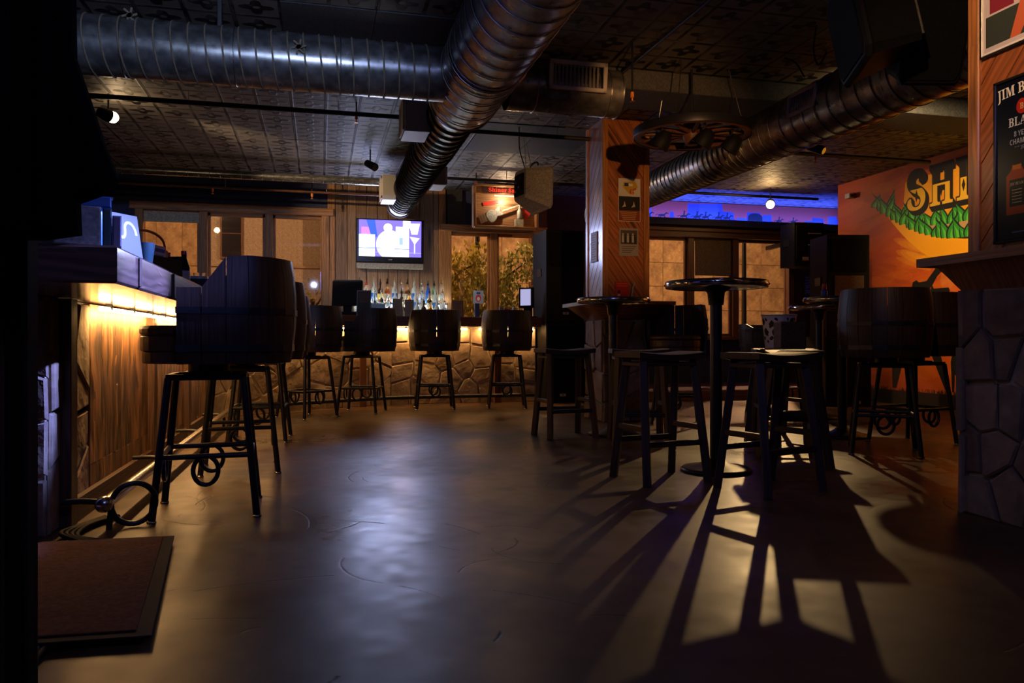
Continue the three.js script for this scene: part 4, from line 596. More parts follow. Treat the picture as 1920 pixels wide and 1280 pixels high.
{ // loose wiring and a small camera
  const w = (l, pts) => solo('ceiling_cable', tube(pts, 0.006, 24, 6), M.rubber, l, 'cable');
  w('loose black cable drooping from the ceiling near the slanting duct', [[3.3, H, -4.6], [3.35, 2.82, -4.7], [3.5, 2.78, -4.85], [3.6, 2.9, -4.9], [3.65, H, -5.0]]); w('black cable running down behind the slanting duct', [[3.45, H, -5.2], [3.48, 2.88, -5.1], [3.52, 2.76, -5.05]]); w('thin black cable above the grey hanging speaker', [[1.95, H, -7.5], [1.98, 2.75, -7.6], [2.05, 2.62, -7.7], [2.1, 2.52, -7.75]]);
  const c = thing('security_camera', 'small white security camera at the top corner of the mural wall', 'camera', [6.93, 2.74, -8.95]); part('camera_body', bx(0.07, 0.06, 0.11, [0, 0, 0], { r: 0.01 }), M.white, c); part('camera_mount', bar([0, 0.02, 0], [0.07, 0.04, 0], 0.012), M.white, c); part('camera_lens', bar([0, 0, 0.05], [0, 0, 0.062], 0.02, 0.02, 14), M.blackGloss, c);
}
{ // wagon wheel chandelier
  const t = thing('wagon_wheel', 'old wooden wagon wheel hung flat as a chandelier', 'chandelier', [2.88, 2.44, -5.6], 0.2);
  part('rim', lathe([[0.4, -0.025], [0.455, -0.025], [0.455, 0.03], [0.4, 0.03], [0.4, -0.025]], 48), M.frameDark, t); part('iron_tyre', lathe([[0.456, -0.028], [0.464, -0.028], [0.464, 0.033], [0.456, 0.033]], 48), M.iron, t);
  part('hub', lathe([[0, -0.09], [0.05, -0.09], [0.075, -0.03], [0.075, 0.04], [0.06, 0.11], [0, 0.11]], 20), M.frameDark, t);
  for (let i = 0; i < 12; i++) { const a = i / 12 * 6.283; part('spoke', bar([0.07 * Math.cos(a), 0, 0.07 * Math.sin(a)], [0.405 * Math.cos(a), 0, 0.405 * Math.sin(a)], 0.018, 0.014, 8), M.frameDark, t); }
  for (const a of [0.4, 2.5, 4.6]) part('chain', bar([0.43 * Math.cos(a), 0.03, 0.43 * Math.sin(a)], [0.3 * Math.cos(a), H - 2.44, 0.3 * Math.sin(a)], 0.004, 0.004, 6), M.steel, t); part('centre_rod', bar([0, 0.1, 0], [0, H - 2.44, 0], 0.009), M.iron, t);
  for (const [x, z] of [[-0.36, 0.1], [-0.1, 0.28], [0.2, 0.24]]) { const s = part('lamp_head', move(lathe([[0.0, 0.08], [0.04, 0.07], [0.07, 0.0], [0.075, -0.06], [0.06, -0.06], [0, 0.02]], 18).rotateX(0.5).rotateZ(-0.4), x, -0.12, z), M.black, t); part('lamp_yoke', bar([x, -0.06, z], [x, 0, z], 0.008), M.iron, s); }
}

// ───────── loudspeakers ─────────
const badge = canvasTex(128, 64, (g, W, h) => { g.fillStyle = '#e6d9a8'; g.fillRect(0, 0, W, h); g.strokeStyle = '#17140c'; g.lineWidth = 5; g.strokeRect(4, 4, W - 8, h - 8); g.fillStyle = '#17140c'; g.font = 'bold 46px sans-serif'; g.textAlign = 'center'; g.fillText('SB', 64, 48); });
function cabinet(name, label, w, h, d, pos, turn, grilleFrom, grilleTo, tag) {
  const t = thing(name, label, 'speaker', pos, turn); part('cabinet', bx(w, h, d, [0, h / 2, 0], { r: 0.012 }), M.black, t);
  const sh = new THREE.Shape(), gw = w - 0.08, a = grilleFrom, b = grilleTo, r = 0.05; sh.moveTo(-gw / 2 + r, a); sh.lineTo(gw / 2 - r, a); sh.quadraticCurveTo(gw / 2, a, gw / 2, a + r); sh.lineTo(gw / 2, b); sh.lineTo(-gw / 2, b); sh.lineTo(-gw / 2, a + r); sh.quadraticCurveTo(-gw / 2, a, -gw / 2 + r, a);
  part('grille', fix(new THREE.ExtrudeGeometry(sh, { depth: 0.012, bevelEnabled: true, bevelSize: 0.004, bevelThickness: 0.004, bevelSegments: 1 })).translate(0, 0, d / 2), M.grille, t);
  for (const s of [-1, 1]) part('side_handle', bx(0.01, 0.1, 0.16, [s * (w / 2 + 0.004), h * 0.55, 0]), M.iron, t);
  if (tag) sheet('badge', 0.085, 0.038, badge, t, [tag[0], tag[1], d / 2 + 0.004]); return t;
}
cabinet('subwoofer', 'lower black subwoofer cabinet at the end of the bar', 0.54, 1.02, 0.6, [3.03, 0, -9.62], 0.05, 0.3, 0.98, [-0.05, 0.1]);
cabinet('tall_speaker', 'upper black loudspeaker cabinet stacked beside the central column', 0.52, 1.18, 0.55, [3.03, 1.02, -9.62], 0.05, 0.72, 1.14, [0, 0.12]);
{ const t = cabinet('wall_speaker', 'black wall speaker with white label above the framed blue print', 0.46, 0.62, 0.4, [6.75, 1.85, -9.75], -0.1, 0.05, 0.57); part('white_label', bx(0.09, 0.05, 0.004, [-0.06, 0.1, 0.222]), M.white, t); for (const y of [0.3, 0.46]) part('slot', bx(0.2, 0.012, 0.01, [0.08, y, 0.22]), M.greyPlastic, t); part('bracket', bx(0.06, 0.06, 0.9, [0, 0.4, -0.6]), M.iron, t); }
{ const t = cabinet('corner_speaker', 'tall black corner speaker with brown horn panel by the mural', 0.52, 1.22, 0.5, [6.2, 0.84, -8.2], -0.2, 0.78, 1.16, [0.0, 0.16]); part('horn_panel', bx(0.36, 0.36, 0.02, [0.0, 0.55, 0.26]), M.cardboard, t, 'brown horn panel'); }
cabinet('corner_subwoofer', 'black subwoofer under the tall corner speaker by the mural', 0.56, 0.84, 0.56, [6.2, 0, -8.22], -0.2, 0.1, 0.8, [0.1, 0.05]);
function hungSpeaker(label, pos, rot, m, scale, wires) {
  const t = thing('hanging_speaker', label, 'speaker', pos); const g = new THREE.Group(); void g;
  const E = new THREE.Euler(rot[1], rot[0], rot[2], 'YXZ'), ap = (q) => q.scale(scale, scale, scale).applyMatrix4(new THREE.Matrix4().makeRotationFromEuler(E));
  const face = [[-0.17, -0.25], [0.17, -0.25], [0.2, -0.2], [0.2, 0.2], [0.17, 0.25], [-0.17, 0.25], [-0.2, 0.2], [-0.2, -0.2]], back = face.map(([x, y]) => [x * 0.55, y * 0.72]), pos3 = [], idx = [];
  for (const [x, y] of face) pos3.push(x, y, 0.1); for (const [x, y] of back) pos3.push(x, y, -0.2); const n = face.length; for (let i = 0; i < n; i++) { const j = (i + 1) % n; idx.push(i, n + i, n + j, i, n + j, j); } for (let i = 1; i + 1 < n; i++) idx.push(n, n + i + 1, n + i, 0, i, i + 1);
  let q = new THREE.BufferGeometry(); q.setAttribute('position', new THREE.Float32BufferAttribute(pos3, 3)); q.setIndex(idx); q = q.toNonIndexed(); q.computeVertexNormals(); q = uvBox(q); 
  part('cabinet', ap(q), m, t); part('front_bezel', ap(prism(face.map(([x, y]) => [x * 1.06, y * 1.05]), 0.05, 0.015).translate(0, 0, 0.09)), m, t); part('grille', ap(prism(face.map(([x, y]) => [x * 0.92, y * 0.93]), 0.012, 0.003).translate(0, 0, 0.136)), M.grille, t);
  part('amp_plate', ap(prism([[-0.08, -0.14], [0.08, -0.14], [0.08, 0.12], [-0.08, 0.12]], 0.03, 0.004).translate(0, 0, -0.23)), m === M.black ? M.plate : M.black, t); for (const [x, y] of [[-0.04, 0.06], [0.03, 0.02], [-0.02, -0.05], [0.04, -0.09]]) part('socket', ap(bar([x, y, -0.24], [x, y, -0.228], 0.014, 0.014, 10)), M.steel, t);
  part('rib', ap(bx(0.02, 0.32, 0.02, [0.13, 0, -0.03], { rot: [0, 0.5, 0] })), m, t); part('carry_handle', ap(tube([[-0.08, 0.27, 0], [-0.06, 0.31, 0], [0.06, 0.31, 0], [0.08, 0.27, 0]], 0.012, 12, 6)), M.iron, t);
  for (const [x, z] of wires) part('hanging_wire', bar([x, 0.15 * scale, z], [x * 0.4 - 0.08, H - pos[1], z], 0.003, 0.003, 5), M.steel, t); return t;
}
hungSpeaker('grey hanging speaker tilted down beside the lit guitar sign', [2.17, 2.38, -7.75], [1.95, 0.12, -0.12], M.greyPlastic, 0.88, [[-0.08, 0.02], [0.02, -0.08]]);
hungSpeaker('black hanging speaker with grey side panel, farther from the pillar', [2.8, 2.44, -3.45], [-1.9, 0.15, 0.14], M.black, 0.95, [[0, 0], [0.1, 0]]);
hungSpeaker('black hanging speaker close beside the cedar pillar', [3.22, 2.42, -3.55], [-0.15, 0.3, 0.02], M.black, 0.85, [[0, 0], [0.1, 0]]);
{ const t = thing('hanging_hat_stack', 'row of cream round discs hanging from a dark hook beside the column', 'decoration', [3.35, 2.36, -9.0]); for (let i = 0; i < 4; i++) part('disc', lathe([[0, 0.03], [0.1, 0.02], [0.15, 0], [0.1, -0.02], [0, -0.03]], 24).rotateZ(Math.PI / 2).translate(-0.12 + i * 0.06, 0, 0), M.cream, t); part('hook', tube([[0, 0.16, 0], [0, 0.26, 0.02], [-0.03, 0.36, 0], [0, 0.59, 0]], 0.012, 14, 6), M.iron, t); part('hook_bar', bar([-0.15, 0.1, 0], [0.12, 0.16, 0], 0.02), M.iron, t); }

// ───────── televisions ─────────
const tvTex = canvasTex(512, 300, (g, W, h) => { g.fillStyle = '#6f5fe0'; g.fillRect(0, 0, W, h); g.fillStyle = '#e070c8'; g.fillRect(20, 60, 90, 90); g.fillStyle = '#2c4fc0'; g.beginPath(); g.moveTo(60, 0); g.lineTo(130, 0); g.lineTo(150, 140); g.lineTo(100, 140); g.fill(); g.fillStyle = '#ffffff'; g.fillRect(0, 120, 130, 180); g.beginPath(); g.arc(236, 62, 36, 0, 7); g.fill(); g.beginPath(); g.ellipse(250, 200, 110, 120, 0, 0, 7); g.fill(); g.fillRect(300, 50, 110, 250); g.fillRect(360, 0, 60, 60); g.beginPath(); g.moveTo(410, 20); g.lineTo(500, 20); g.lineTo(480, 110); g.lineTo(430, 110); g.fill(); g.fillStyle = '#cfd0ff'; g.beginPath(); g.moveTo(415, 130); g.lineTo(500, 140); g.lineTo(462, 190); g.lineTo(462, 270); g.lineTo(452, 270); g.lineTo(452, 190); g.fill(); g.fillStyle = '#3b66c8'; g.fillRect(0, 228, 180, 6); g.fillRect(290, 232, 120, 6); g.fillStyle = '#88a0ff'; g.fillRect(330, 140, 30, 60); g.fillStyle = '#8a90ff'; g.fillRect(0, 262, 512, 5); });
{
  const t = thing('television', 'bright flat television on the boarded wall above the liquor bottles', 'television', [0.945, 2.17, ZB + 0.16]); const r = 0.06;
  const rot = (q) => q.rotateX(r); part('casing', rot(bx(0.93, 0.6, 0.07, [0, 0, -0.02], { r: 0.01 })), M.blackGloss, t);
  const s = new THREE.PlaneGeometry(0.855, 0.5), scr = part('tv_screen', rot(s.translate(0, 0.035, 0.017)), std({ color: col(0.01, 0.01, 0.01), emissive: col(1, 1, 1), emissiveMap: tvTex, emissiveIntensity: 2.2, roughness: 0.3 }), t); void scr;
  part('speaker_bar', rot(bx(0.92, 0.075, 0.08, [0, -0.345, -0.01])), M.greyPlastic, t, 'pale grey speaker strip'); part('logo', rot(bx(0.05, 0.012, 0.003, [0, -0.255, 0.017])), M.white, t); part('wall_mount', bx(0.3, 0.3, 0.08, [0, 0, -0.1]), M.iron, t);
  area(t, [0, 0.035, 0.03], [0, 2.1, ZB + 4], 0.855, 0.5, ...L.tv).lookAt(0.945, 1.6, ZB + 9);
}
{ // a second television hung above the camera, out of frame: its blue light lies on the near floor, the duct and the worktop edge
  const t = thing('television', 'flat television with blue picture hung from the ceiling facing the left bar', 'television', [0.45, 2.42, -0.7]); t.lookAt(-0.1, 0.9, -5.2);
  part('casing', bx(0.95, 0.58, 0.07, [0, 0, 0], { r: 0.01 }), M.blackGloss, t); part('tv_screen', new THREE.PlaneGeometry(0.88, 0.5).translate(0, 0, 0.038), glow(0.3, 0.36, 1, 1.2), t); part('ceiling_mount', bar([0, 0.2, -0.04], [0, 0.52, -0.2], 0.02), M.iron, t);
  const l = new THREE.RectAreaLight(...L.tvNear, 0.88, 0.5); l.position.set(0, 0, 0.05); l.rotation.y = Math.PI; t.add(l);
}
{ // lit shadow box with guitar
  const t = thing('guitar_sign', 'lit wooden shadow box sign with white guitar and red lettering', 'sign', [2.47, 2.62, -10.25]), w = 0.88, h = 0.56;
  part('back_board', bx(w, h, 0.02, [0, 0, -0.06]), wood(0.36, 0.2, 0.1), t); for (const s of [-1, 1]) { part('box_side', bx(0.035, h, 0.13, [s * w / 2, 0, 0], { grain: 'y' }), M.frame, t); part('box_rail', bx(w, 0.03, 0.13, [0, s * h / 2, 0]), M.frame, t); }
  part('header_board', bx(w - 0.04, 0.09, 0.012, [0, h / 2 - 0.06, 0.05]), M.frameDark, t);
  const tex = canvasTex(512, 64, (g, W, hh) => { g.fillStyle = '#2a0d08'; g.fillRect(0, 0, W, hh); g.fillStyle = '#ff2a14'; g.font = 'bold 56px serif'; g.textAlign = 'center'; g.fillText('Shiner Saloon', W / 2, 50); });
  const sh = part('lit_sign_lettering', new THREE.PlaneGeometry(0.7, 0.085).translate(0.02, h / 2 - 0.06, 0.058), std({ map: tex, emissive: col(1, 1, 1), emissiveMap: tex, emissiveIntensity: 0.7, roughness: 0.5 }), t); void sh;
  const body = new THREE.Shape(); body.moveTo(-0.12, -0.02); body.bezierCurveTo(-0.16, 0.08, -0.05, 0.1, -0.01, 0.06); body.bezierCurveTo(0.02, 0.04, 0.03, 0.08, 0.09, 0.07); body.bezierCurveTo(0.06, 0.03, 0.07, 0.0, 0.1, -0.04); body.bezierCurveTo(0.04, -0.05, 0.03, -0.02, 0, -0.04); body.bezierCurveTo(-0.05, -0.1, -0.12, -0.1, -0.12, -0.02);
  const gt = part('guitar_body', fix(new THREE.ExtrudeGeometry(body, { depth: 0.025, bevelEnabled: true, bevelSize: 0.005, bevelThickness: 0.005, bevelSegments: 2 })).rotateZ(0.42).translate(-0.14, -0.1, -0.02), M.white, t, 'white guitar body'); part('guitar_neck', bx(0.34, 0.024, 0.016, [0.1, -0.0, 0], { rot: [0, 0, 0.36] }), M.cream, gt); part('guitar_head', bx(0.07, 0.04, 0.012, [0.28, 0.07, 0], { rot: [0, 0, 0.36] }), M.cream, gt); part('guitar_amp', bx(0.1, 0.11, 0.04, [-0.32, -0.17, 0], { rot: [0, 0, 0.42] }), M.panel[0], t);
  part('display_bottle', lathe([[0, 0], [0.034, 0], [0.034, 0.1], [0.012, 0.14], [0.012, 0.2], [0, 0.2]], 16).translate(0.2, -0.15, 0.0), M.white, t); part('display_box', bx(0.12, 0.1, 0.06, [0.19, -0.21, 0.0]), M.cream, t);
  const fl = new THREE.Shape(); fl.moveTo(0, -0.12); fl.lineTo(0.08, 0.0); fl.lineTo(0.05, 0.02); fl.lineTo(0.1, 0.1); fl.lineTo(0.04, 0.08); fl.lineTo(0.0, 0.16); fl.lineTo(-0.02, 0.06); fl.lineTo(-0.05, 0.02); part('red_cutout', fix(new THREE.ExtrudeGeometry(fl, { depth: 0.01, bevelEnabled: false })).translate(0.3, -0.05, -0.03), M.red, t); part('red_cutout', bx(0.22, 0.05, 0.01, [-0.2, 0.06, -0.045], { rot: [0, 0, 0.2] }), M.red, t);
  part('lamp_tube', bar([-0.16, 0.15, 0.03], [0.12, 0.15, 0.03], 0.008), glow(1, 0.75, 0.45, 2), t); point(t, [-0.02, 0.1, 0.1], col(1, 0.74, 0.46), 0.7, 0.5);
  for (const s of [-1, 1]) part('chain', bar([s * 0.3, h / 2, 0], [s * 0.3, H - 2.62, 0], 0.004, 0.004, 6), M.steel, t);
}
{ const tex = canvasTex(128, 128, (g, W, h) => { g.fillStyle = '#5058a8'; g.fillRect(0, 0, W, h); g.strokeStyle = '#b8b8e8'; g.lineWidth = 5; for (let i = 0; i < 7; i++) { g.beginPath(); g.moveTo(6, 14 + i * 17); for (let x = 6; x < 122; x += 12) g.lineTo(x, 14 + i * 17 + rr(-6, 6)); g.stroke(); } g.lineWidth = 10; g.beginPath(); g.moveTo(40, 56); g.lineTo(52, 74); g.lineTo(84, 70); g.lineTo(92, 52); g.stroke(); });
  const t = thing('framed_print', 'small blue framed print on the maroon wall under the wall speaker', 'picture', [7.75, 1.69, ZB + 0.02]); sheet('print_sheet', 0.32, 0.3, tex, t, [0, 0, 0]); part('print_frame', merge([bx(0.36, 0.02, 0.025, [0, 0.16, 0]), bx(0.36, 0.02, 0.025, [0, -0.16, 0]), bx(0.02, 0.34, 0.025, [-0.17, 0, 0]), bx(0.02, 0.34, 0.025, [0.17, 0, 0])]), M.frameDark, t); }

// ───────── back shelf and bottles ─────────
{
  const t = thing('liquor_shelf', 'stepped back bar shelf lit from below, under the television', 'shelf');
  part('cabinet', bx(2.6, 0.975, 0.42, [0.42, 0.4875, -10.66]), M.frameDark, t);
  for (let i = 0; i < 3; i++) { part('step', bx(1.3, 0.03, 0.13, [1.1, 1.045 + i * 0.13, -10.5 - i * 0.13]), M.glass, t); part('light_strip', bx(1.26, 0.03, 0.008, [1.1, 1.045 + i * 0.13 - 0.03, -10.445 - i * 0.13]), glow(0.8, 0.93, 1, 3), t); part('riser', bx(1.3, 0.11, 0.02, [1.1, 0.98 + i * 0.13, -10.56 - i * 0.13 + 0.0]), M.white, t); area(t, [1.1, 1.063 + i * 0.13, -10.5 - i * 0.13], [1.1, 3, -10.52 - i * 0.13], 1.26, 0.02, ...L.bottles); }
}
const liquid = (r, g, b, o = {}) => phys({ color: col(r, g, b), transmission: 1, thickness: 0.04, roughness: 0.06, ior: 1.38, ...o });
function bottle(kind) {
  const K = { clear: ['clear glass spirit bottle with silver pourer on the lit back shelf', liquid(0.92, 0.97, 1), M.white, M.steel, 1], frosted: ['frosted pale blue spirit bottle on the lit back shelf', std({ color: col(0.55, 0.75, 0.85), roughness: 0.35 }), M.blue, M.white, 1.08], blue: ['deep blue liqueur bottle on the lit back shelf', std({ color: col(0.02, 0.12, 0.6), roughness: 0.15 }), M.blue, M.black, 0.95], red: ['bottle with bright red cap on the lit back shelf', liquid(0.95, 0.8, 0.7), M.white, M.red, 0.92], green: ['dark green bottle on the lit back shelf', liquid(0.15, 0.45, 0.2), M.cream, M.black, 0.95], amber: ['amber whiskey bottle with cream label on the lit back shelf', liquid(0.75, 0.32, 0.08), M.cream, M.black, 1], dark: ['dark brown bottle with yellow label on the lit back shelf', std({ color: col(0.05, 0.02, 0.012), roughness: 0.12 }), std({ color: col(0.7, 0.55, 0.08), roughness: 0.6 }), M.black, 0.98] }[kind];
  const t = thing('liquor_bottle', K[0], 'bottle', [0, 0, 0], 0, kind + ' bottles on the lit back shelf'), s = K[4];
  part('glass_body', lathe([[0, 0], [0.034, 0], [0.037, 0.006], [0.037, 0.15 * s], [0.03, 0.18 * s], [0.013, 0.21 * s], [0.012, 0.26 * s], [0, 0.26 * s]], 16), K[1], t); part('bottle_label', lathe([[0.0375, 0.04], [0.0385, 0.042], [0.0385, 0.12 * s], [0.0375, 0.122 * s]], 16), K[2], t);
  const c = part('cap', lathe([[0, 0.26 * s], [0.015, 0.26 * s], [0.015, 0.285 * s], [0.006, 0.29 * s], [0.005, 0.33 * s], [0, 0.33 * s]], 12), K[3], t); void c; return t;
}
{
  const proto = {}, order = ['clear', 'frosted', 'blue', 'red', 'clear', 'green', 'frosted', 'amber', 'clear', 'dark', 'frosted', 'clear', 'amber', 'clear'];
  for (let tier = 0; tier < 3; tier++) for (let i = 0; i < 13; i++) {
    const kind = order[(i * 3 + tier * 5) % order.length], x = 0.53 + i * 0.094 + rr(-0.008, 0.008), p = [x, 1.0605 + (2 - tier) * 0.13, -10.5 - (2 - tier) * 0.13];
    if (!proto[kind]) { proto[kind] = bottle(kind); proto[kind].position.set(...p); } else copy(proto[kind], p, rr(0, 6));
  }
}
// ───────── things on the worktop ─────────
const TOP = 1.083;
const cardTex = canvasTex(128, 128, (g, W, h) => { g.fillStyle = '#b8b4b8'; g.fillRect(0, 0, W, h); g.fillStyle = '#3b4a86'; g.fillRect(10, 14, W - 20, 18); g.fillStyle = '#77747c'; for (let i = 0; i < 5; i++) g.fillRect(14, 44 + i * 15, 90 - (i % 2) * 24, 6); });
const menuTex = canvasTex(128, 192, (g, W, h) => { g.fillStyle = '#b9ac92'; g.fillRect(0, 0, W, h); g.strokeStyle = '#6b5f4c'; g.lineWidth = 4; g.strokeRect(10, 10, W - 20, h - 20); g.fillStyle = '#7d705a'; for (let i = 0; i < 9; i++) g.fillRect(26, 28 + i * 16, 76 - (i % 3) * 12, 5); });
{
  const a = thing('napkin_caddy', 'grey upright metal dispenser at the near end of the left bar', 'dispenser', [-0.72, TOP, -2.72], 0.25);
  part('body', bx(0.13, 0.125, 0.1, [-0.03, 0.0625, 0]), M.greyPlastic, a); part('side_plate', bx(0.026, 0.12, 0.1, [0.052, 0.06, 0]), M.teal, a, 'teal side plate'); part('front_plate', bx(0.026, 0.1, 0.1, [0.08, 0.05, 0]), std({ color: col(0.2, 0.16, 0.25), roughness: 0.4 }), a);
  const b = thing('card_reader', 'blue card terminal with labels sitting on the grey dispenser', 'terminal', [-0.7, TOP + 0.1255, -2.74], 0.25); part('terminal_body', bx(0.12, 0.035, 0.09, [-0.02, 0.018, 0], {}), M.blue, b); part('terminal_screen', bx(0.05, 0.004, 0.05, [0.02, 0.037, 0]), M.teal, b); for (let i = 0; i < 6; i++) part('key', bx(0.01, 0.005, 0.01, [-0.05 + (i % 3) * 0.015, 0.038, -0.02 + Math.floor(i / 3) * 0.02]), M.white, b);
  const c = thing('sauce_bottle', 'orange tipped squeeze bottle behind the grey dispenser', 'bottle', [-0.8, TOP, -3.1]); part('bottle_body', lathe([[0, 0], [0.035, 0], [0.035, 0.16], [0.02, 0.19], [0, 0.19]], 16), M.blue, c); part('nozzle', lathe([[0.02, 0.19], [0.022, 0.2], [0.006, 0.27], [0, 0.275]], 12), M.orange, c);
  const d = thing('table_card', 'leaning clear drink card with pale swirl on the left bar', 'menu card', [-0.72, TOP, -3.22], 1.0); const sw = canvasTex(128, 192, (g, W, h) => { g.fillStyle = '#2c2426'; g.fillRect(0, 0, W, h); g.strokeStyle = '#a89c88'; g.lineWidth = 12; g.beginPath(); g.moveTo(20, 30); g.bezierCurveTo(20, 110, 60, 110, 60, 60); g.bezierCurveTo(60, 20, 110, 20, 112, 80); g.stroke(); }); const q = sheet('card', 0.13, 0.19, sw, d, [0, 0.093, 0]); q.rotation.x = -0.18; part('card_foot', bx(0.13, 0.008, 0.08, [0, 0.004, -0.02]), M.clearGlass, d);
  const e = thing('plastic_cup', 'dark teal cup on the left bar beside the card caddy', 'cup', [-0.7, TOP, -3.42]); part('cup_wall', lathe([[0, 0], [0.03, 0], [0.042, 0.1], [0.039, 0.1], [0.028, 0.006], [0, 0.006]], 20), M.teal, e);
  const f = thing('bar_caddy', 'black caddy with arched handle holding cards and napkins', 'caddy', [-0.76, TOP, -3.8], 1.25); part('tray', merge([bx(0.3, 0.08, 0.008, [0, 0.04, 0.08]), bx(0.3, 0.11, 0.008, [0, 0.055, -0.08]), bx(0.008, 0.1, 0.16, [-0.15, 0.05, 0]), bx(0.008, 0.1, 0.16, [0.15, 0.05, 0]), bx(0.3, 0.006, 0.16, [0, 0.003, 0])]), M.black, f); part('handle', tube([[-0.15, 0.1, 0], [-0.13, 0.17, 0], [0, 0.2, 0], [0.13, 0.17, 0], [0.15, 0.1, 0]], 0.006, 24, 6), M.copper, f); sheet('card_stack', 0.1, 0.12, cardTex, f, [0.02, 0.075, 0.03], 0, 0.03); part('napkins', bx(0.08, 0.11, 0.1, [-0.09, 0.062, 0]), M.cardboard, f); part('straw_box', bx(0.04, 0.12, 0.05, [0.11, 0.066, 0]), M.orange, f);
  for (const [x, z, m, l] of [[-0.72, -4.5, M.black, 'dark sauce bottle with white label beyond the card caddy'], [-0.82, -4.6, M.red, 'red capped sauce bottle beyond the card caddy']]) { const o = thing('condiment_bottle', l, 'bottle', [x, TOP, z]); part('bottle_body', lathe([[0, 0], [0.028, 0], [0.03, 0.1], [0.014, 0.15], [0.014, 0.17], [0, 0.17]], 16), m, o); part('bottle_label', lathe([[0.0305, 0.03], [0.031, 0.032], [0.031, 0.08], [0.0305, 0.082]], 16), M.white, o); part('cap', bar([0, 0.17, 0], [0, 0.19, 0], 0.015), M.red, o); }
  const g = thing('coaster_box', 'small dark coaster box with pale lid on the left bar', 'box', [-0.71, TOP, -4.95], 0.1); part('box_body', bx(0.14, 0.07, 0.12, [0, 0.035, 0]), M.blackGloss, g); part('box_lid', bx(0.1, 0.018, 0.08, [0, 0.08, 0]), M.white, g);
  for (const [x, z] of [[-0.74, -5.2], [-0.7, -5.45], [-0.7, -8.0], [-0.55, -8.75]]) { const o = thing('drinking_glass', 'empty clear drinking glass standing on the bar worktop', 'glass', [x, TOP, z], 0, 'clear glasses on the worktop'); part('glass_wall', lathe([[0, 0], [0.03, 0], [0.038, 0.13], [0.036, 0.13], [0.028, 0.01], [0, 0.01]], 20), M.clearGlass, o); }
  const p = thing('register_terminal', 'black register screen seen from behind on the back bar', 'register', [0.32, TOP, -9.4], -0.25); part('screen_back', bx(0.36, 0.3, 0.05, [0, 0.27, 0], { rot: [-0.15, 0, 0] }), M.blackGloss, p); part('screen_bezel', bx(0.34, 0.02, 0.055, [0, 0.42, -0.02], { rot: [-0.15, 0, 0] }), M.teal, p); part('neck', bx(0.1, 0.14, 0.06, [0, 0.1, -0.02]), M.black, p); part('base', bx(0.3, 0.05, 0.24, [0, 0.025, 0]), M.black, p);
  const mc = (l, x, z, a, w, h, tex) => { const o = thing('menu_card', l, 'menu', [x, TOP, z], a); const m = sheet('card', w, h, tex, o, [0, h / 2, 0]); m.rotation.x = -0.12; part('card_foot', bx(w, 0.01, 0.06, [0, 0.005, -0.02]), M.black, o); };
  mc('framed drink menu in front of the register screen', 0.5, -9.17, -0.25, 0.17, 0.3, canvasTex(64, 96, (g2) => { g2.fillStyle = '#2b2624'; g2.fillRect(0, 0, 64, 96); g2.strokeStyle = '#8c88a0'; g2.lineWidth = 3; g2.strokeRect(2, 2, 60, 92); g2.fillStyle = '#4a3428'; g2.fillRect(8, 8, 48, 40); }));
  mc('tan menu card in a stand in front of the liquor bottles', 0.92, -9.42, 0.12, 0.12, 0.22, menuTex); mc('second tan menu card beside the first in front of the bottles', 1.06, -9.43, -0.2, 0.11, 0.21, menuTex); mc('cream menu card standing alone before the tree window', 1.68, -9.5, 0.1, 0.14, 0.21, menuTex);
  const h = thing('napkin_box', 'black napkin box on the back bar below the television', 'box', [0.68, TOP, -9.4], -0.1); part('box_wall', merge([bx(0.17, 0.15, 0.006, [0, 0.075, 0.05]), bx(0.17, 0.15, 0.006, [0, 0.075, -0.05]), bx(0.006, 0.15, 0.1, [0.085, 0.075, 0]), bx(0.006, 0.15, 0.1, [-0.085, 0.075, 0]), bx(0.17, 0.006, 0.1, [0, 0.003, 0])]), M.blackGloss, h); part('napkins', bx(0.14, 0.14, 0.07, [0, 0.08, 0]), M.black, h);
  const rd = thing('matchbox_stack', 'small red carton beside the tan menu cards', 'box', [0.82, TOP, -9.5], 0.1); part('carton_body', bx(0.11, 0.11, 0.07, [0, 0.055, 0]), M.red, rd);
  const bl = thing('tap_handle', 'blue upright plastic holder on the back bar before the tree window', 'holder', [1.93, TOP, -9.55]); part('holder_blade', bx(0.06, 0.18, 0.03, [0, 0.09, 0]), std({ color: col(0.12, 0.25, 0.45), roughness: 0.3 }), bl);
  const kc = thing('condiment_set', 'red and white condiment cartons before the window mullion', 'condiments', [2.32, TOP, -9.62]); part('red_carton', bx(0.08, 0.12, 0.06, [0.02, 0.06, 0]), M.red, kc); part('white_carton', bx(0.05, 0.14, 0.05, [-0.06, 0.07, 0]), M.white, kc); part('tan_card', bx(0.03, 0.14, 0.08, [0.1, 0.07, 0], { rot: [0, 0, -0.2] }), M.cream, kc);
  const wt = canvasTex(96, 96, (g2) => { g2.fillStyle = '#9fb0d8'; g2.fillRect(0, 0, 96, 96); g2.fillStyle = '#c8404c'; g2.beginPath(); g2.arc(48, 56, 26, 0, 7); g2.fill(); g2.fillStyle = '#e8e6ea'; g2.beginPath(); g2.arc(48, 60, 14, 0, 7); g2.fill(); g2.fillStyle = '#2c3a80'; g2.fillRect(30, 12, 36, 14); });
  const ws = thing('window_sign', 'small pale emblem sign hanging in the tree window', 'sign', [2.22, 1.42, ZB + 0.02]); sheet('sign_plate', 0.15, 0.19, wt, ws, [0, 0, 0]); part('sign_cord', bar([0, 0.09, 0], [0, 0.95, 0], 0.002, 0.002, 5), M.iron, ws);
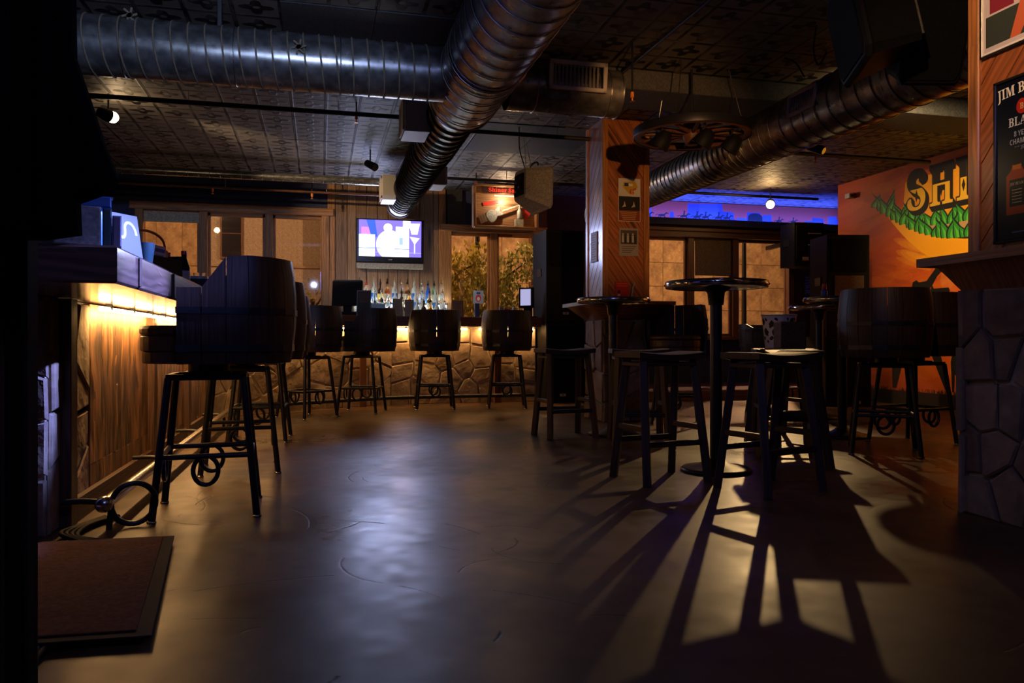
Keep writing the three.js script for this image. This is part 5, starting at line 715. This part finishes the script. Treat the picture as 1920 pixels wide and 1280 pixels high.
  const ps = thing('order_screen', 'order screen with glowing pale display at the bar end by the speakers', 'screen', [2.58, TOP, -9.55], -0.75); part('screen_case', bx(0.2, 0.26, 0.05, [0, 0.26, 0]), M.black, ps); part('display_screen', new THREE.PlaneGeometry(0.15, 0.21).translate(0, 0.265, 0.027), glow(0.62, 0.6, 1, 0.7), ps); part('stand', bx(0.08, 0.14, 0.1, [0, 0.07, -0.04]), M.black, ps); part('stand_base', bx(0.2, 0.02, 0.18, [0, 0.01, -0.02]), M.black, ps);
}

// ───────── foreground left: post and hanging coat ─────────
{
  const p = structure('door_1', 'brown door post at the left edge', 'door frame');
  part('jamb', bx(0.12, H, 0.06, [-0.615, H / 2, -1.6], { grain: 'y' }), wood(0.12, 0.06, 0.03, 0.5), p); part('stop', bx(0.035, H, 0.06, [-0.535, H / 2, -1.6], { grain: 'y' }), phys({ color: col(0.02, 0.015, 0.016), roughness: 0.8, specularIntensity: 0.2, map: woodTex }), p);
  const c = thing('black_coat', 'black coat hanging from the door post in front of the bar end', 'coat', [0, 0, 0]);
  const out = [[-0.85, 1.9], [-0.42, 1.9], [-0.415, 1.5], [-0.41, 1.27], [-0.385, 1.19], [-0.365, 1.12], [-0.345, 1.065], [-0.358, 1.042], [-0.405, 1.02], [-0.403, 0.965], [-0.46, 0.955], [-0.62, 0.95], [-0.85, 0.94]];
  let g = prism(out, 0.05, 0.012); g = g.toNonIndexed ? g : g; const P = g.attributes.position; for (let i = 0; i < P.count; i++) { const x = P.getX(i), y = P.getY(i); P.setZ(i, P.getZ(i) + 0.006 * Math.sin(x * 60 + y * 6)); } g.computeVertexNormals(); part('coat_body', g.translate(0, 0, -1.5), M.cloth, c);
  for (let i = 0; i < 4; i++) part('fold', tube([[-0.47 - i * 0.07, 1.85, -1.46], [-0.46 - i * 0.06, 1.4, -1.46], [-0.45 - i * 0.07, 0.98, -1.46]], 0.02, 16, 8), M.cloth, c);
  part('hook', bar([-0.56, 1.88, -1.57], [-0.56, 1.94, -1.5], 0.01), M.iron, c);
}

// ───────── the street outside ─────────
{
  const g = structure('street_ground', 'night street outside the windows', 'street'); part('pavement', bx(60, 0.2, 25, [4, -0.4, -23.6], { r: 0 }), M.mortar, g);
  const tan = std({ color: col(0.6, 0.45, 0.3), map: stoneTex, roughness: 0.9 }), pale = std({ color: col(0.68, 0.56, 0.44), map: grain, roughness: 0.9 }), win = std({ color: col(0.02, 0.02, 0.03), roughness: 0.15 });
  const A = thing('street_building', 'tan building with shuttered small windows across the street, left', 'building', [-3, -0.3, -19]);
  part('wall', bx(9, 9, 0.3, [0, 4.5, -0.15]), pale, A); for (let i = 0; i < 16; i++) if (i < 9) part('siding_panel', bx(0.545, 8.9, 0.03, [-4.2 + i * 0.55, 4.5, 0.015], { grain: 'y' }), tan, A);
  for (const [x, y] of [[1.0, 3.6], [3.75, 3.6], [3.6, 1.5]]) { const f = part('window', bx(0.5, 1.2, 0.06, [x, y, 0.03]), M.frameDark, A); part('pane', bx(0.42, 0.54, 0.02, [x, y + 0.28, 0.06]), win, f); part('pane', bx(0.42, 0.54, 0.02, [x, y - 0.28, 0.06]), win, f); } part('string_course', bx(4.4, 0.05, 0.06, [2.3, 2.85, 0.03]), tan, A);
  const C = thing('street_building', 'tan tiled building across the street outside the right windows', 'building', [8, -0.3, -18.5]);
  part('wall', bx(16, 9, 0.3, [0, 4.5, -0.2]), M.mortar, C); for (let i = 0; i < 22; i++) for (let j = 0; j < 7; j++) part('wall_tile', bx(0.71, 0.61, 0.04, [-7.6 + i * 0.72, 0.35 + j * 0.62, 0]), tan, C);
  for (const [x, y, w, h] of [[-2.5, 3.1, 0.9, 1.3], [-0.9, 3.3, 0.6, 1.5]]) { const f = part('window', bx(w, h, 0.08, [x, y, 0.05]), M.frameDark, C); for (let k = 0; k < 3; k++) part('pane', bx(w - 0.1, h / 3 - 0.05, 0.02, [x, y - h / 2 + h / 6 + k * h / 3, 0.1]), win, f); }
  const bb = thing('lit_street_sign', 'blue and white glowing street sign seen through the right window', 'sign', [4.95, 2.0, -16.5]); part('sign_top_light', bx(0.5, 0.25, 0.08, [0, 0.18, 0]), glow(0.04, 0.25, 1, 1.1), bb); part('sign_bottom_light', bx(0.5, 0.25, 0.08, [0, -0.12, 0]), glow(0.85, 0.9, 1, 1.3), bb); part('sign_case', bx(0.56, 0.62, 0.06, [0, 0.03, -0.05]), M.dark, bb); part('sign_post', bar([0, -0.28, -0.05], [0, -2.3, -0.05], 0.04), M.iron, bb);
  const sl = thing('canopy_light', 'thin blue lit canopy edge across the street', 'light', [5.7, 2.05, -17]); part('light_edge', bx(0.5, 0.06, 0.06, [0, 0, 0]), glow(0.25, 0.5, 1, 1.0), sl); part('canopy_arm', bx(0.5, 0.04, 1.47, [0, 0.04, -0.735]), M.dark, sl);
  const street = (label, x, z, y, k) => { const t = thing('street_lamp', label, 'street lamp', [x, -0.3, z]); part('pole', bar([0, 0, 0], [0, y, 0], 0.06, 0.04), M.iron, t); part('arm', tube([[0, y, 0], [0.1, y + 0.2, 0], [0.6, y + 0.25, 0]], 0.03, 12, 8), M.iron, t); part('lamp_head', bx(0.4, 0.1, 0.2, [0.75, y + 0.22, 0]), M.iron, t); part('lamp_lens', bx(0.3, 0.03, 0.15, [0.75, y + 0.16, 0]), glow(1, 0.6, 0.25, 10), t); point(t, [0.75, y + 0.1, 0], L.street[0], L.street[1] * k, 3); };
  street('sodium street lamp outside between the windows', 2.9, -14.3, 4.6, 1); street('sodium street lamp outside the left window', -4.6, -14.5, 4.6, 0.8); street('sodium street lamp outside the right windows', 8.6, -14.4, 4.4, 0.9);
}
function tree(label, x, z, h, rad, n, green, cy) {
  const t = thing('street_tree', label, 'tree', [x, -0.3, z]), bark = wood(0.12, 0.07, 0.04, 0.9);
  part('trunk', tube([[0, 0, 0], [0.03, h * 0.25, 0.02], [-0.04, h * 0.5, 0], [0.02, h * 0.8, 0]], 0.045, 16, 8), bark, t);
  const tips = []; for (let i = 0; i < 9; i++) { const a = i * 2.4, y0 = h * (0.22 + 0.06 * i), e = [Math.cos(a) * rad * rr(0.5, 0.95), y0 + rr(0.2, 0.6), Math.sin(a) * rad * 0.7]; part('branch', tube([[0, y0, 0], [e[0] * 0.5, y0 + 0.2, e[2] * 0.5], e], 0.016, 8, 6), bark, t); tips.push(e, [e[0] * 0.55, y0 + 0.22, e[2] * 0.55]); }
  const pos = [], nor = [], uv = []; const V = new THREE.Vector3(), Q = new THREE.Quaternion(), E = new THREE.Euler();
  for (let i = 0; i < n; i++) { const c = tips[Math.floor(rnd() * tips.length)], r = 0.34 * rad, cx = c[0] + rr(-r, r) * rnd() * 1.6, cyy = c[1] + rr(-0.3, 0.35), cz = c[2] + rr(-r, r), s = rr(0.035, 0.075); Q.setFromEuler(E.set(rr(-1.2, 1.2), rr(0, 6.28), rr(-1, 1))); const nn = new THREE.Vector3(0, 0, 1).applyQuaternion(Q);
    for (const [u, v] of [[0, -1], [0.42, 0], [0, 1], [0, -1], [0, 1], [-0.42, 0]]) { V.set(u * s, v * s, u ? 0.012 : 0).applyQuaternion(Q); pos.push(cx + V.x, cyy + V.y, cz + V.z); nor.push(nn.x, nn.y, nn.z); uv.push(u, v); } }
  const g = new THREE.BufferGeometry(); g.setAttribute('position', new THREE.Float32BufferAttribute(pos, 3)); g.setAttribute('normal', new THREE.Float32BufferAttribute(nor, 3)); g.setAttribute('uv', new THREE.Float32BufferAttribute(uv, 2));
  const f = part('foliage', g, phys({ color: col(...green), roughness: 0.9, transmission: 0.35, thickness: 0, side: THREE.DoubleSide }), t); f.userData.kind = 'stuff';
}
tree('dense yellow green street tree outside the middle window', 1.9, -13.2, 2.9, 0.9, 5200, [0.42, 0.36, 0.05], 1.6);
tree('darker street tree outside, right of the window mullion', 3.05, -13.6, 3.0, 0.75, 3200, [0.22, 0.24, 0.05], 1.7);
tree('small sparse street tree outside the left window', -0.15, -14.2, 2.3, 0.35, 420, [0.35, 0.32, 0.06], 1.5);

scene.traverse((o) => { if (o.isMesh) { o.castShadow = true; o.receiveShadow = true; } });
renderer.render(scene, camera);
